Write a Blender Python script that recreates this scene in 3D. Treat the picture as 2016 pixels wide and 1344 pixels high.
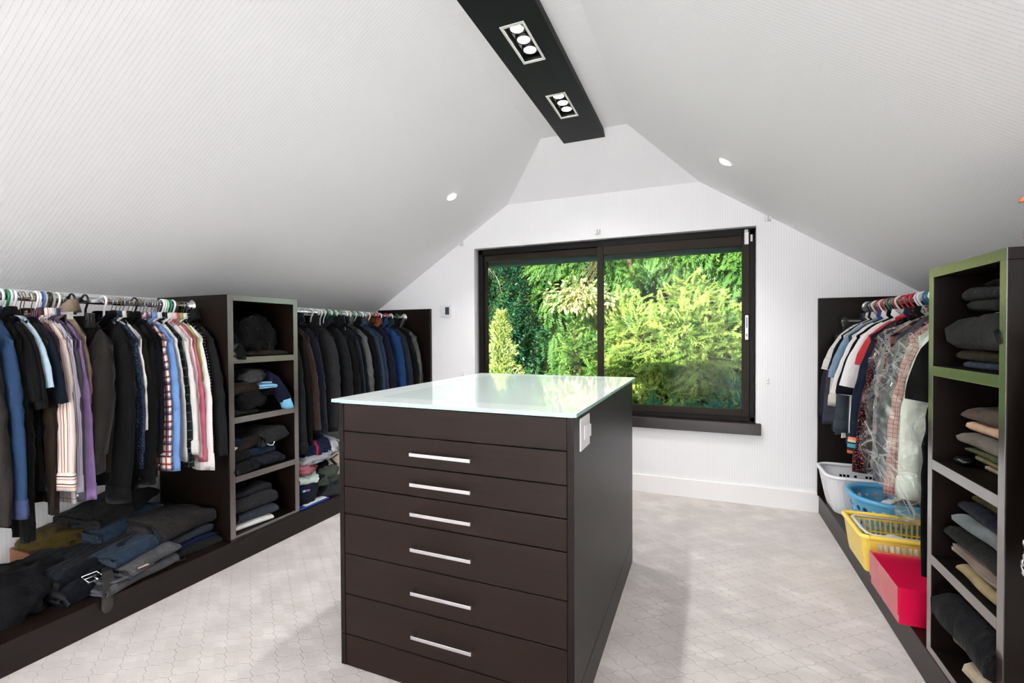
import bpy, bmesh, math, random
import numpy as np
from mathutils import Vector, Matrix, noise
R = random.Random(7)
SC = bpy.context.scene
COL = SC.collection
for o in list(bpy.data.objects):
    bpy.data.objects.remove(o)

# ------------------------------------------------------------------ camera
YAW, PITCH, ROLL = math.radians(22.437), math.radians(-0.8262), math.radians(-0.2911)
_r = Vector((math.cos(YAW), math.sin(YAW), 0))
_f0 = Vector((-math.sin(YAW), math.cos(YAW), 0))
_z = Vector((0, 0, 1))
_f = math.cos(PITCH) * _f0 + math.sin(PITCH) * _z
_u = -math.sin(PITCH) * _f0 + math.cos(PITCH) * _z
_c, _s = math.cos(ROLL), math.sin(ROLL)
_R = _c * _r + _s * _u
_U = -_s * _r + _c * _u
CAM_POS = Vector((0, 0, 1.25))
cam = bpy.data.cameras.new('camera')
cam.sensor_width = 36
cam.lens = 923.9 / 2016 * 36
cam.clip_start = 0.02
cam_ob = bpy.data.objects.new('camera', cam)
COL.objects.link(cam_ob)
cam_ob.matrix_world = Matrix(((_R.x, _U.x, -_f.x, 0), (_R.y, _U.y, -_f.y, 0), (_R.z, _U.z, -_f.z, 1.25), (0, 0, 0, 1)))
SC.camera = cam_ob

# ------------------------------------------------------------------ world, sun, exposure
SC.view_settings.view_transform = 'Standard'
SC.view_settings.look = 'None'
SC.view_settings.gamma = 1
SC.view_settings.use_curve_mapping = False
SC.view_settings.exposure = 0.14
SC.cycles.max_bounces = 10
SC.cycles.diffuse_bounces = 7
SC.cycles.glossy_bounces = 5
SC.cycles.transparent_max_bounces = 24
SC.cycles.use_denoising = True
SC.cycles.sample_clamp_indirect = 8
w = bpy.data.worlds.new('world')
SC.world = w
w.use_nodes = True
wn = w.node_tree
wn.nodes.clear()
sky = wn.nodes.new('ShaderNodeTexSky')
sky.sky_type = 'NISHITA'
sky.sun_disc = False
sky.sun_elevation = math.radians(22)
sky.sun_rotation = math.radians(196)
bg = wn.nodes.new('ShaderNodeBackground')
bg.inputs['Strength'].default_value = 0.34
wo = wn.nodes.new('ShaderNodeOutputWorld')
wn.links.new(sky.outputs[0], bg.inputs[0])
wn.links.new(bg.outputs[0], wo.inputs[0])
sun = bpy.data.lights.new('sun', 'SUN')
sun.energy = 16.5
sun.angle = math.radians(0.6)
sun.color = (1, 0.95, 0.82)
sun_ob = bpy.data.objects.new('sun', sun)
COL.objects.link(sun_ob)
SUN_DIR = Vector((0.25, 0.85, -0.31)).normalized()      # light travels away from the house onto the trees
sun_ob.rotation_euler = SUN_DIR.to_track_quat('-Z', 'Y').to_euler()
# two unseen fill lamps, added far behind the camera, wash the rear wall and the slopes there, which throw a broad soft light back into the room
for nm, w_, loc_, dir_ in (('rear_wall_fill', 300, (.2, -2.9, 1.3), (.1, -1, .1)), ('rear_slope_fill', 95, (.3, -2.6, .9), (.2, -.8, .8))):
    bnc = bpy.data.lights.new(nm, 'AREA'); bnc.shape = 'DISK'; bnc.size = .7; bnc.energy = w_; bnc.color = (.95, .975, 1)
    bnc_ob = bpy.data.objects.new(nm, bnc); COL.objects.link(bnc_ob)
    bnc_ob.location = loc_; bnc_ob.rotation_euler = Vector(dir_).to_track_quat('-Z', 'Y').to_euler()
SPOT_W = 12.0       # each lamp of the beam
DOWN_W = 34.0       # each small downlight of the slopes

# ------------------------------------------------------------------ helpers
def lin(c):
    return tuple(((x / 255) / 12.92 if x / 255 <= 0.04045 else ((x / 255 + 0.055) / 1.055) ** 2.4) for x in c) + (1,)

def tag(o, label=None, cat=None, group=None, kind=None):
    if label: o['label'] = label
    if cat: o['category'] = cat
    if group: o['group'] = group
    if kind: o['kind'] = kind
    return o

def empty(name, loc, label=None, cat=None, group=None, kind=None):
    o = bpy.data.objects.new(name, None)
    o.empty_display_size = 0.05
    COL.objects.link(o)
    o.location = loc
    return tag(o, label, cat, group, kind)

class MB:
    """collects vertices and faces (world coordinates), with uv per vertex"""
    def __init__(self):
        self.v = []; self.f = []; self.uv = None; self.sm = True
    def add(self, vs, fs):
        n = len(self.v)
        self.v += [tuple(p) for p in vs]
        self.f += [tuple(i + n for i in f) for f in fs]
    def box(self, x0, x1, y0, y1, z0, z1):
        if x0 > x1: x0, x1 = x1, x0
        if y0 > y1: y0, y1 = y1, y0
        if z0 > z1: z0, z1 = z1, z0
        self.add([(x0, y0, z0), (x1, y0, z0), (x1, y1, z0), (x0, y1, z0), (x0, y0, z1), (x1, y0, z1), (x1, y1, z1), (x0, y1, z1)],
                 [(0, 3, 2, 1), (4, 5, 6, 7), (0, 1, 5, 4), (1, 2, 6, 5), (2, 3, 7, 6), (3, 0, 4, 7)])
        return self
    def quad(self, a, b, c, d):
        self.add([a, b, c, d], [(0, 1, 2, 3)]); return self
    def tube(self, path, r, n=8, cap=True, flat=(1, 1)):
        path = [Vector(p) for p in path]
        m = len(path); rs = r if isinstance(r, (list, tuple)) else [r] * m
        vs = []
        t0 = (path[1] - path[0]).normalized()
        ref = Vector((0, 0, 1)) if abs(t0.z) < .9 else Vector((1, 0, 0))
        nx = t0.cross(ref).normalized()
        for i, p in enumerate(path):
            t = (path[min(i + 1, m - 1)] - path[max(i - 1, 0)]).normalized()
            nx = (nx - t * nx.dot(t)).normalized()
            ny = t.cross(nx)
            for k in range(n):
                a = 2 * math.pi * k / n
                vs.append(p + nx * math.cos(a) * rs[i] * flat[0] + ny * math.sin(a) * rs[i] * flat[1])
        fs = [(i * n + k, i * n + (k + 1) % n, (i + 1) * n + (k + 1) % n, (i + 1) * n + k) for i in range(m - 1) for k in range(n)]
        if cap:
            fs.append(tuple(range(n - 1, -1, -1))); fs.append(tuple((m - 1) * n + k for k in range(n)))
        self.add(vs, fs); return self
    def lathe(self, prof, c, axis='z', n=20):
        """prof: (radius, height) pairs"""
        vs = []; m = len(prof)
        for rr, h in prof:
            for k in range(n):
                a = 2 * math.pi * k / n
                x, y = rr * math.cos(a), rr * math.sin(a)
                q = {'z': (x, y, h), 'y': (x, h, -y), 'x': (h, x, y)}[axis]
                vs.append((c[0] + q[0], c[1] + q[1], c[2] + q[2]))
        fs = [(i * n + k, i * n + (k + 1) % n, (i + 1) * n + (k + 1) % n, (i + 1) * n + k) for i in range(m - 1) for k in range(n)]
        fs.append(tuple(range(n - 1, -1, -1))); fs.append(tuple((m - 1) * n + k for k in range(n)))
        self.add(vs, fs); return self
    def grid(self, rows, closed=False, uv=None):
        """rows: list of equal lists of points"""
        n = len(rows[0]); base = len(self.v)
        for r in rows: self.v += [tuple(p) for p in r]
        for i in range(len(rows) - 1):
            for k in range(n if closed else n - 1):
                k2 = (k + 1) % n
                self.f.append((base + i * n + k, base + i * n + k2, base + (i + 1) * n + k2, base + (i + 1) * n + k))
        if uv is not None:
            if self.uv is None: self.uv = []
            for r in uv: self.uv += [tuple(p) for p in r]
        return self
    def mesh(self, name, mat, off=(0, 0, 0), smooth=False):
        me = bpy.data.meshes.new(name)
        ox, oy, oz = off
        me.from_pydata([(a - ox, b - oy, c - oz) for a, b, c in self.v], [], self.f)
        if self.uv is not None and len(self.uv) == len(self.v):
            ul = me.uv_layers.new(name='uv')
            li = np.empty(len(me.loops), dtype=np.int32)
            me.loops.foreach_get('vertex_index', li)
            ul.data.foreach_set('uv', np.array(self.uv, dtype=np.float32)[li].ravel())
        if smooth:
            me.polygons.foreach_set('use_smooth', [True] * len(me.polygons))
        for m_ in (mat if isinstance(mat, (list, tuple)) else [mat]):
            me.materials.append(m_)
        me.update()
        return me
    def build(self, name, mat, parent=None, smooth=False, bevel=0, loc=None, solid=0, fix=False):
        off = Vector((0, 0, 0)); p = parent
        if parent is not None:
            while p is not None:
                off += p.location; p = p.parent
        elif loc is not None:
            off = Vector(loc)
        pl = off if parent is None else (off if loc is None else Vector(loc))
        me = self.mesh(name, mat, pl, smooth)
        if fix:
            bm = bmesh.new(); bm.from_mesh(me); bmesh.ops.remove_doubles(bm, verts=bm.verts, dist=1e-5)
            bmesh.ops.recalc_face_normals(bm, faces=bm.faces); bm.to_mesh(me); bm.free()
        o = bpy.data.objects.new(name, me)
        COL.objects.link(o)
        if parent is not None:
            o.parent = parent
            if loc is not None: o.location = Vector(loc) - off
        else:
            o.location = off
        if bevel:
            b = o.modifiers.new('bevel', 'BEVEL'); b.width = bevel; b.segments = 2; b.limit_method = 'ANGLE'; b.angle_limit = .6
        if solid:
            s_ = o.modifiers.new('solid', 'SOLIDIFY'); s_.thickness = solid; s_.offset = 0
        return o

def box(name, mat, parent, x0, x1, y0, y1, z0, z1, bevel=.0015, loc=None):
    if parent is None and loc is None: loc = ((x0 + x1) / 2, (y0 + y1) / 2, min(z0, z1))
    return MB().box(x0, x1, y0, y1, z0, z1).build(name, mat, parent, bevel=bevel, loc=loc)

def copy_of(o, parent=None, loc=None):
    c = o.copy(); COL.objects.link(c)
    if parent is not None: c.parent = parent
    if loc is not None: c.location = loc
    return c

# node helpers ------------------------------------------------------
class NT:
    def __init__(self, name):
        self.m = bpy.data.materials.new(name); self.m.use_nodes = True
        self.t = self.m.node_tree; self.t.nodes.clear()
        self.out = self.t.nodes.new('ShaderNodeOutputMaterial')
    def n(self, typ, **kw):
        nd = self.t.nodes.new('ShaderNode' + typ)
        for k, v in kw.items():
            if k in nd.inputs.keys() or isinstance(k, int): self.set(nd, k, v)
            else: setattr(nd, k, v)
        return nd
    def set(self, nd, k, v):
        if hasattr(v, 'is_linked') or isinstance(v, bpy.types.NodeSocket): self.t.links.new(v, nd.inputs[k])
        else: nd.inputs[k].default_value = v
    def math(self, op, a, b=None, c=None):
        nd = self.t.nodes.new('ShaderNodeMath'); nd.operation = op
        for i, v in enumerate((a, b, c)):
            if v is None: continue
            if isinstance(v, bpy.types.NodeSocket): self.t.links.new(v, nd.inputs[i])
            else: nd.inputs[i].default_value = v
        return nd.outputs[0]
    def mix(self, f, a, b, typ='MIX'):
        nd = self.t.nodes.new('ShaderNodeMix'); nd.data_type = 'RGBA'; nd.blend_type = typ
        for s_, v in ((nd.inputs[0], f), (nd.inputs[6], a), (nd.inputs[7], b)):
            if isinstance(v, bpy.types.NodeSocket): self.t.links.new(v, s_)
            else: s_.default_value = v
        return nd.outputs[2]
    def noise(self, vec, scale, detail=3, rough=.5):
        nd = self.t.nodes.new('ShaderNodeTexNoise')
        if vec is not None: self.t.links.new(vec, nd.inputs['Vector'])
        nd.inputs['Scale'].default_value = scale; nd.inputs['Detail'].default_value = detail; nd.inputs['Roughness'].default_value = rough
        return nd.outputs['Fac']
    def obj(self): return self.n('TexCoord').outputs['Object']
    def uv(self): return self.n('TexCoord').outputs['UV']
    def geo(self): return self.n('NewGeometry').outputs['Position']
    def sep(self, v):
        s_ = self.n('SeparateXYZ'); self.t.links.new(v, s_.inputs[0]); return s_.outputs
    def comb(self, x, y, z):
        s_ = self.n('CombineXYZ')
        for i, v in enumerate((x, y, z)):
            if isinstance(v, bpy.types.NodeSocket): self.t.links.new(v, s_.inputs[i])
            else: s_.inputs[i].default_value = v
        return s_.outputs[0]
    def mapr(self, v, a, b, c, d):
        nd = self.n('MapRange'); self.t.links.new(v, nd.inputs[0])
        for i, q in enumerate((a, b, c, d)): nd.inputs[i + 1].default_value = q
        return nd.outputs[0]
    def bump(self, h, strength=.3, dist=.001, normal=None):
        nd = self.n('Bump'); self.t.links.new(h, nd.inputs['Height'])
        nd.inputs['Strength'].default_value = strength; nd.inputs['Distance'].default_value = dist
        if normal is not None: self.t.links.new(normal, nd.inputs['Normal'])
        return nd.outputs[0]
    def pbr(self, color, rough=.5, metal=0, spec=.5, bump=None, **kw):
        p = self.n('BsdfPrincipled')
        self.set(p, 'Base Color', color); self.set(p, 'Roughness', rough); self.set(p, 'Metallic', metal)
        self.set(p, 'Specular IOR Level', spec)
        if bump is not None: self.set(p, 'Normal', bump)
        for k, v in kw.items(): self.set(p, k.replace('_', ' '), v)
        self.t.links.new(p.outputs[0], self.out.inputs[0])
        return p

def simple(name, rgb, rough=.5, metal=0, spec=.5, **kw):
    t = NT(name); t.pbr(lin(rgb), rough, metal, spec, **kw); return t.m

def emit(name, rgb, st):
    t = NT(name); e = t.n('Emission'); e.inputs[0].default_value = lin(rgb); e.inputs[1].default_value = st
    t.t.links.new(e.outputs[0], t.out.inputs[0]); return t.m

def wood(name, c0, c1, axis='x', rough=.33, spec=.5, coat=0.0, scale=1.0, cior=1.5):
    t = NT(name); s_ = t.sep(t.geo())
    k = {'x': (1.2, 45, 45), 'y': (45, 1.2, 45), 'z': (45, 45, 1.2)}[axis]
    v = t.comb(t.math('MULTIPLY', s_[0], k[0] * scale), t.math('MULTIPLY', s_[1], k[1] * scale), t.math('MULTIPLY', s_[2], k[2] * scale))
    g = t.noise(v, 1.6, 5, .65)
    g2 = t.noise(v, 7, 2, .5)
    big = t.noise(t.geo(), 2.2, 2)
    f = t.mapr(g, .3, .7, 0, 1)
    col = t.mix(f, lin(c0), lin(c1))
    col = t.mix(t.mapr(big, .3, .7, 0, .35), col, lin(c0))
    t.pbr(col, rough, 0, spec, t.bump(g2, .05, .0004), Coat_Weight=coat, Coat_Roughness=.22, Coat_IOR=cior)
    return t.m

WOOD_X = wood('espresso_wood_x', (20, 11, 8), (33, 20, 14), 'x', .42, .16)
WOOD_Y = wood('espresso_wood_y', (18, 12, 10), (28, 19, 15), 'y', .36, .28)
WOOD_Z = wood('espresso_wood_z', (14, 9, 7), (23, 15, 11), 'z', .38, .16)
WOOD_EDGE = wood('espresso_edge', (52, 42, 39), (66, 54, 50), 'z', .2, 1.0, 1.0, 1.0, 2.0)
WOOD_IN = wood('espresso_inside', (11, 8, 6), (17, 12, 9), 'y', .5, .08)
GAP = simple('dark_gap', (8, 6, 6), .8)
CHROME = simple('chrome', (225, 225, 228), .09, 1)
STEEL = simple('brushed_steel', (150, 150, 152), .3, 1)
WHITE_PL = simple('white_plastic', (232, 232, 230), .35)
BRONZE = simple('bronze_aluminium', (36, 29, 22), .5, 0, .12)
BRONZE_D = simple('dark_bronze', (18, 15, 14), .5, 0, .12)
BLACK_PL = simple('black_plastic', (16, 16, 17), .3)

def wallpaper(name, axis, base=(242, 242, 243), pitch=.0165):
    t = NT(name); s_ = t.sep(t.geo())
    u = s_['xyz'.index(axis)]
    other = s_[2] if axis != 'z' else s_[0]
    ph = t.math('FRACT', t.math('DIVIDE', u, pitch))
    tri = t.math('ABSOLUTE', t.math('SUBTRACT', ph, .5))
    line = t.mapr(tri, .30, .44, 0, 1)
    dash = t.math('FRACT', t.math('ADD', t.math('DIVIDE', other, .0085), t.math('MULTIPLY', t.math('FLOOR', t.math('DIVIDE', u, pitch)), .37)))
    dsh = t.mapr(t.math('ABSOLUTE', t.math('SUBTRACT', dash, .5)), .1, .3, .35, 1)
    ln = t.math('MULTIPLY', line, dsh)
    var = t.noise(t.comb(u, other, 0.0), 60, 2)
    ln2 = t.math('MULTIPLY', ln, t.mapr(var, .3, .7, .5, 1))
    col = t.mix(ln2, lin(base), lin(tuple(c - 13 for c in base)))
    t.pbr(col, t.mapr(ln2, 0, 1, .62, .5), 0, .35, t.bump(ln2, .25, .0008))
    return t.m
PAPER_X = wallpaper('wallpaper_back', 'x')
PAPER_Y = wallpaper('wallpaper_slope', 'y')

def carpet():
    t = NT('carpet'); p = t.geo(); s_ = t.sep(p)
    a, b = .070, .055
    wob = t.math('MULTIPLY', t.math('SUBTRACT', t.noise(p, 40, 2), .5), .16)
    x = t.math('ADD', t.math('DIVIDE', s_[0], a), wob); y = t.math('ADD', t.math('DIVIDE', s_[1], b), wob)
    s0 = t.math('ADD', t.math('MULTIPLY', x, .5), t.math('MULTIPLY', y, .5))
    t0 = t.math('SUBTRACT', t.math('MULTIPLY', x, .5), t.math('MULTIPLY', y, .5))
    s1 = t.math('ADD', s0, t.math('MULTIPLY', t.math('SINE', t.math('MULTIPLY', t0, 4 * math.pi)), .045))
    t1 = t.math('ADD', t0, t.math('MULTIPLY', t.math('SINE', t.math('MULTIPLY', s0, 4 * math.pi)), .045))
    def d(q):
        return t.math('ABSOLUTE', t.math('SUBTRACT', t.math('FRACT', q), .5))   # .5 at the line
    ds, dt = d(s1), d(t1)
    m = t.math('MAXIMUM', ds, dt)
    brk = t.noise(p, 130, 2)
    groove = t.math('MULTIPLY', t.mapr(m, .462, .494, 0, 1), t.mapr(brk, .3, .55, .35, 1))
    pile = t.noise(p, 420, 2, .7)
    pile2 = t.noise(p, 90, 3, .6)
    tread = t.noise(p, 5.5, 3, .55)
    cell = t.noise(t.comb(t.math('FLOOR', t.math('ADD', s1, .5)), t.math('FLOOR', t.math('ADD', t1, .5)), 0.0), 3.7, 0)
    c = t.mix(t.mapr(tread, .35, .65, 0, 1), lin((200, 193, 188)), lin((221, 214, 209)))
    c = t.mix(t.mapr(cell, .35, .65, 0, .6), c, lin((190, 183, 178)))
    c = t.mix(t.math('MULTIPLY', t.mapr(pile, .3, .7, 0, 1), .3), c, lin((180, 172, 167)))
    c = t.mix(t.math('MULTIPLY', groove, .22), c, lin((140, 132, 127)))
    h = t.math('ADD', t.math('MULTIPLY', pile, .35), t.math('ADD', t.math('MULTIPLY', pile2, .35), t.math('MULTIPLY', groove, -1.0)))
    t.pbr(c, .95, 0, .1, t.bump(h, .42, .004), Sheen_Weight=.25, Sheen_Roughness=.5)
    return t.m
CARPET = carpet()
PAINT = simple('white_paint', (240, 239, 238), .4)

def thin_glass(name, tint=(.93, .98, .96), fac=1.0, rough=0.0):
    t = NT(name)
    tr = t.n('BsdfTransparent'); tr.inputs[0].default_value = tint + (1,)
    gl = t.n('BsdfGlossy'); gl.inputs['Roughness'].default_value = rough; gl.inputs[0].default_value = (1, 1, 1, 1)
    fr = t.n('Fresnel'); fr.inputs[0].default_value = 1.45
    mx = t.n('MixShader'); t.t.links.new(t.math('MULTIPLY', fr.outputs[0], fac), mx.inputs[0])
    t.t.links.new(tr.outputs[0], mx.inputs[1]); t.t.links.new(gl.outputs[0], mx.inputs[2])
    t.t.links.new(mx.outputs[0], t.out.inputs[0]); return t.m
PANE = thin_glass('window_glass', fac=.14)

# ------------------------------------------------------------------ room shell
YB, YF = 3.82, -4.4
KL, KR, KZ = -3.05, 1.36, 1.46
ML, MR = 0.6367, 0.6642
HXL, HXR, HZ = -1.615, -0.0455, 2.393
FXL, FXR, FZ, HY = -1.131, -0.505, 2.70, 3.317
zl = lambda x: HZ + ML * (x - HXL)
zr = lambda x: HZ - MR * (x - HXR)
KZL, KZR = zl(KL), zr(KR)
def struct(name, mb, mat, **k):
    o = mb.build(name, mat, **k); o['kind'] = 'structure'; return o
struct('floor', MB().box(KL - .1, KR + .1, YF - .1, YB + .1, -.2, 0), CARPET)
T = .12
def slab(pts, n):
    """a plate: inner polygon pts, pushed outwards along n for thickness"""
    m = MB(); k = len(pts); n = Vector(n).normalized() * T
    a = [Vector(p) for p in pts]; b = [p + n for p in a]
    m.add(a + b, [tuple(range(k)), tuple(range(2 * k - 1, k - 1, -1))] + [(i, i + k, (i + 1) % k + k, (i + 1) % k) for i in range(k)])
    return m
struct('ceiling_left', slab([(KL, YF, KZL), (FXL, YF, FZ), (FXL, HY, FZ), (HXL, YB, HZ), (KL, YB, KZL)], (-ML, 0, 1)), PAPER_Y, fix=True)
struct('ceiling_right', slab([(KR, YF, KZR), (FXR, YF, FZ), (FXR, HY, FZ), (HXR, YB, HZ), (KR, YB, KZR)], (MR, 0, 1)), PAPER_Y, fix=True)
struct('ceiling', slab([(FXL, YF, FZ), (FXR, YF, FZ), (FXR, HY, FZ), (FXL, HY, FZ)], (0, 0, 1)), PAPER_Y, fix=True)
struct('ceiling_back', slab([(FXL, HY, FZ), (FXR, HY, FZ), (HXR, YB, HZ), (HXL, YB, HZ)], (0, .5, 1)), PAPER_X, fix=True)
struct('wall_left', MB().box(KL - .12, KL, YF, YB, 0, KZL + .05), PAPER_Y)
struct('wall_right', MB().box(KR, KR + .12, YF, YB, 0, KZR + .05), PAPER_Y)
# back wall with the window opening
WX0, WX1, WZ0, WZ1 = -1.945, .338, .545, 2.03
TH = .16
def gable(YB, TH):
    m = MB()
    outer = [(KL, 0), (KR, 0), (KR, KZR), (HXR, HZ), (HXL, HZ), (KL, KZL)]
    fr = YB < 0
    for y in (YB, YB + TH):
        v = [(x, y, z) for x, z in outer] + [(WX0, y, WZ0), (WX1, y, WZ0), (WX1, y, WZ1), (WX0, y, WZ1)]
        m.add(v, [(0, 1, 7, 6), (1, 2, 8, 7), (2, 3, 8), (3, 4, 9, 8), (4, 5, 9), (5, 0, 6, 9)])
    for a, b in ((6, 7), (7, 8), (8, 9), (9, 6)):
        m.f.append((a, b, b + 10, a + 10))
    return m
struct('wall_back', gable(YB, TH), PAPER_X, fix=True)
struct('wall_front', slab([(KL, YF, 0), (KR, YF, 0), (KR, YF, KZR), (FXR, YF, FZ), (FXL, YF, FZ), (KL, YF, KZL)], (0, -1, 0)), PAPER_X, fix=True)
struct('baseboard_back', MB().box(-2.39, .727, YB - .014, YB, 0, .14), PAINT, bevel=.003)

# ------------------------------------------------------------------ window
win = empty('window_1', (-.79, YB + .03, .6), kind='structure')
YW = YB + .045            # front face of the frame
D = .09
f = MB()
f.box(-1.925, -1.885, YW, YW + D, .60, 2.02).box(.298, .332, YW, YW + D, .60, 2.02)
f.box(-1.925, .332, YW, YW + D, 1.975, 2.022).box(-1.925, .332, YW, YW + D, .598, .632)
f.build('window_frame', BRONZE_D, win, bevel=.003)
s1 = empty('fixed_sash', (0, 0, 0)); s1.parent = win
def sash(name, x0, x1, z0, z1, y0, y1, st, tr, br, mat):
    o = MB().box(x0, x0 + st, y0, y1, z0, z1).box(x1 - st, x1, y0, y1, z0, z1).box(x0 + st, x1 - st, y0, y1, z1 - tr, z1).box(x0 + st, x1 - st, y0, y1, z0, z0 + br).build(name, mat, win, bevel=.003)
    gy = (y0 + y1) / 2
    g = MB().box(x0 + st, x1 - st, gy - .002, gy + .002, z0 + br, z1 - tr).build('pane', PANE, o)
    return o
bpy.data.objects.remove(s1)
sash('fixed_sash', -1.885, -.80, .632, 1.975, YW + .045, YW + .085, .022, .055, .04, BRONZE)
sl = sash('sliding_sash', -.832, .298, .632, 1.975, YW + .002, YW + .042, .05, .075, .052, BRONZE)
lt = MB().box(.268, .29, YW - .006, YW + .003, 1.205, 1.385).build('latch', STEEL, win, bevel=.002)
MB().box(.273, .285, YW - .010, YW - .004, 1.29, 1.37).box(.273, .285, YW - .009, YW - .004, 1.225, 1.25).build('latch_slider', simple('dark_steel', (70, 70, 72), .35, 1), lt, bevel=.001)
sill = MB().box(WX0 - .035, WX1 + .03, YB - .035, YB + .06, .515, .598).build('windowsill', wood('sill_wood', (24, 17, 15), (44, 33, 28), 'x', .4, .5, 0, .6), win, bevel=.004)
# roof eave outside above the window
struct('trim_1', MB().box(-3.3, 1.6, YB + TH, 4.52, 1.985, 2.10).box(-3.3, 1.6, 4.40, 4.52, 1.955, 2.2), simple('eave_paint', (70, 92, 104), .6), bevel=.004)

# ------------------------------------------------------------------ beam with its lamps
LAMP = emit('lamp_glow', (255, 246, 232), 14)
beam = empty('light_beam', (-.82, 1.0, 2.66), 'long black boxed beam with recessed lamps running under the flat ridge ceiling', 'beam')
BZ0 = 2.659
slots = [1.318, 1.988, 2.66]
def beam_mesh():
    m = MB(); x0, x1 = -.970, -.667; y0, y1 = -1.2, 3.375
    hx0, hx1 = -.866, -.768
    ys = [y0]
    for s_ in slots: ys += [s_ + .016, s_ + .302]
    ys.append(y1)
    for i in range(len(ys) - 1):
        if i % 2 == 0: m.box(x0, x1, ys[i], ys[i + 1], BZ0, BZ0 + .12)
        else:
            m.box(x0, hx0, ys[i], ys[i + 1], BZ0, BZ0 + .12); m.box(hx1, x1, ys[i], ys[i + 1], BZ0, BZ0 + .12)
    return m
BEAM = simple('black_blue_panel', (10, 12, 16), .5, 0, .2)
beam_mesh().build('panel', BEAM, beam)
MB().box(-.974, -.970, -1.2, 3.36, BZ0 + .004, FZ).build('lit_side_strip', simple('lit_side_pale', (214, 200, 190), .6), beam)  # pale colour paints the light on the beam's left side
SLOTF = simple('slot_frame_white', (226, 226, 222), .4)
lampme = None
def triple(i, y0):
    lab = {1: 'white framed triple spotlight in the black beam, nearer the camera', 2: 'white framed triple spotlight in the black beam, nearer the window'}.get(i, 'triple spotlight of the black beam just above the picture')
    t = empty('recessed_spotlight', (-.817, y0 + .159, BZ0), lab, 'light', 'triple spotlights of the beam')
    x0, x1, y1 = -.877, -.757, y0 + .318
    fm = MB().box(x0, x1, y0, y0 + .017, BZ0 - .003, BZ0).box(x0, x1, y1 - .017, y1, BZ0 - .003, BZ0)
    fm.box(x0, x0 + .012, y0 + .017, y1 - .017, BZ0 - .003, BZ0).box(x1 - .012, x1, y0 + .017, y1 - .017, BZ0 - .003, BZ0)
    fm.build('frame', SLOTF, t)
    MB().box(-.866, -.768, y0 + .016, y0 + .302, BZ0 + .055, BZ0 + .06).build('housing', BLACK_PL, t)
    for k in range(3):
        cy = y0 + .159 + (k - 1) * .088
        r_ = MB().lathe([(.043, BZ0 + .05), (.041, BZ0 + .02), (.034, BZ0 + .018), (.028, BZ0 + .03)], (-.817, cy, 0), 'z', 24).build('lamp', BLACK_PL, t, smooth=True)
        MB().lathe([(.031, BZ0 + .0195), (.018, BZ0 + .016), (.004, BZ0 + .0155)], (-.817, cy, 0), 'z', 20).build('bulb_face', LAMP, r_, smooth=True)
        l = bpy.data.lights.new('lamp_light', 'SPOT'); l.energy = SPOT_W; l.spot_size = math.radians(140); l.spot_blend = .8
        l.shadow_soft_size = .03; l.color = (1, .98, .96)
        lo = bpy.data.objects.new('lamp_light', l); COL.objects.link(lo); lo.parent = t; lo.location = (0, (k - 1) * .088, -.012)
for i, y in enumerate(slots): triple(i, y)
def downlight(x, y, left, lab):
    m = ML if left else -MR
    z = zl(x) if left else zr(x)
    nrm = Vector((m, 0, -1)).normalized()
    t = empty('downlight', (x, y, z), lab, 'light', 'downlights in the sloping ceilings')
    q = Vector((0, 0, 1)).rotation_difference(-nrm)
    def tilt(mb):
        mb.v = [tuple(q @ Vector(p) + Vector((x, y, z))) for p in mb.v]; return mb
    tilt(MB().lathe([(.048, 0), (.048, -.004), (.036, -.005), (.034, .01)], (0, 0, 0), 'z', 28)).build('trim_ring', WHITE_PL, t, smooth=True)
    tilt(MB().lathe([(.030, .0), (.027, -.012), (.012, -.016), (.002, -.017)], (0.006 if left else -.006, 0, 0), 'z', 20)).build('lamp', LAMP, t, smooth=True)
    l = bpy.data.lights.new('downlight_light', 'SPOT'); l.energy = DOWN_W; l.spot_size = math.radians(120); l.spot_blend = .8; l.shadow_soft_size = .03
    l.color = (1, .98, .96)
    lo = bpy.data.objects.new('downlight_light', l); COL.objects.link(lo); lo.parent = t; lo.location = nrm * .03
    lo.rotation_euler = (Vector((.25 if left else -.25, 0, -1))).to_track_quat('-Z', 'Y').to_euler()
downlight(-1.773, 3.113, True, 'small round downlight glowing in the left sloping ceiling')
downlight(.111, 3.13, False, 'small round downlight glowing in the right sloping ceiling')
# small wall fittings
t = empty('thermostat', (-2.238, YB, 1.415), 'small white wall thermostat with dark display left of the window', 'thermostat')
MB().box(-2.292, -2.184, YB - .025, YB, 1.417, 1.528).build('case', simple('thermostat_white', (214, 216, 220), .4), t, bevel=.006)
MB().box(-2.236, -2.194, YB - .027, YB - .024, 1.440, 1.508).build('display', simple('lcd_grey', (58, 62, 66), .25), t)
def bracket(x, z, lab):
    b = empty('blind_bracket', (x, YB, z), lab, 'bracket', 'white blind brackets above the window')
    MB().box(x - .022, x - .004, YB - .02, YB, z - .022, z + .022).build('clip', WHITE_PL, b, bevel=.003)
    q = MB().box(x + .002, x + .02, YB - .028, YB, z - .022, z + .022).build('clip', WHITE_PL, b, bevel=.003)
    MB().lathe([(.004, 0), (.004, -.002)], (x + .011, YB - .028, z + .010), 'y', 8).build('screw', STEEL, q)
    MB().lathe([(.004, 0), (.004, -.002)], (x + .011, YB - .028, z - .010), 'y', 8).build('screw', STEEL, q)
bracket(-.815, 2.082, 'white bracket centred above the window')
bracket(.411, 2.073, 'white bracket right of the window top, below the right slope')
bracket(-2.072, 2.086, 'white bracket left of the window top, at the left slope')
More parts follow.
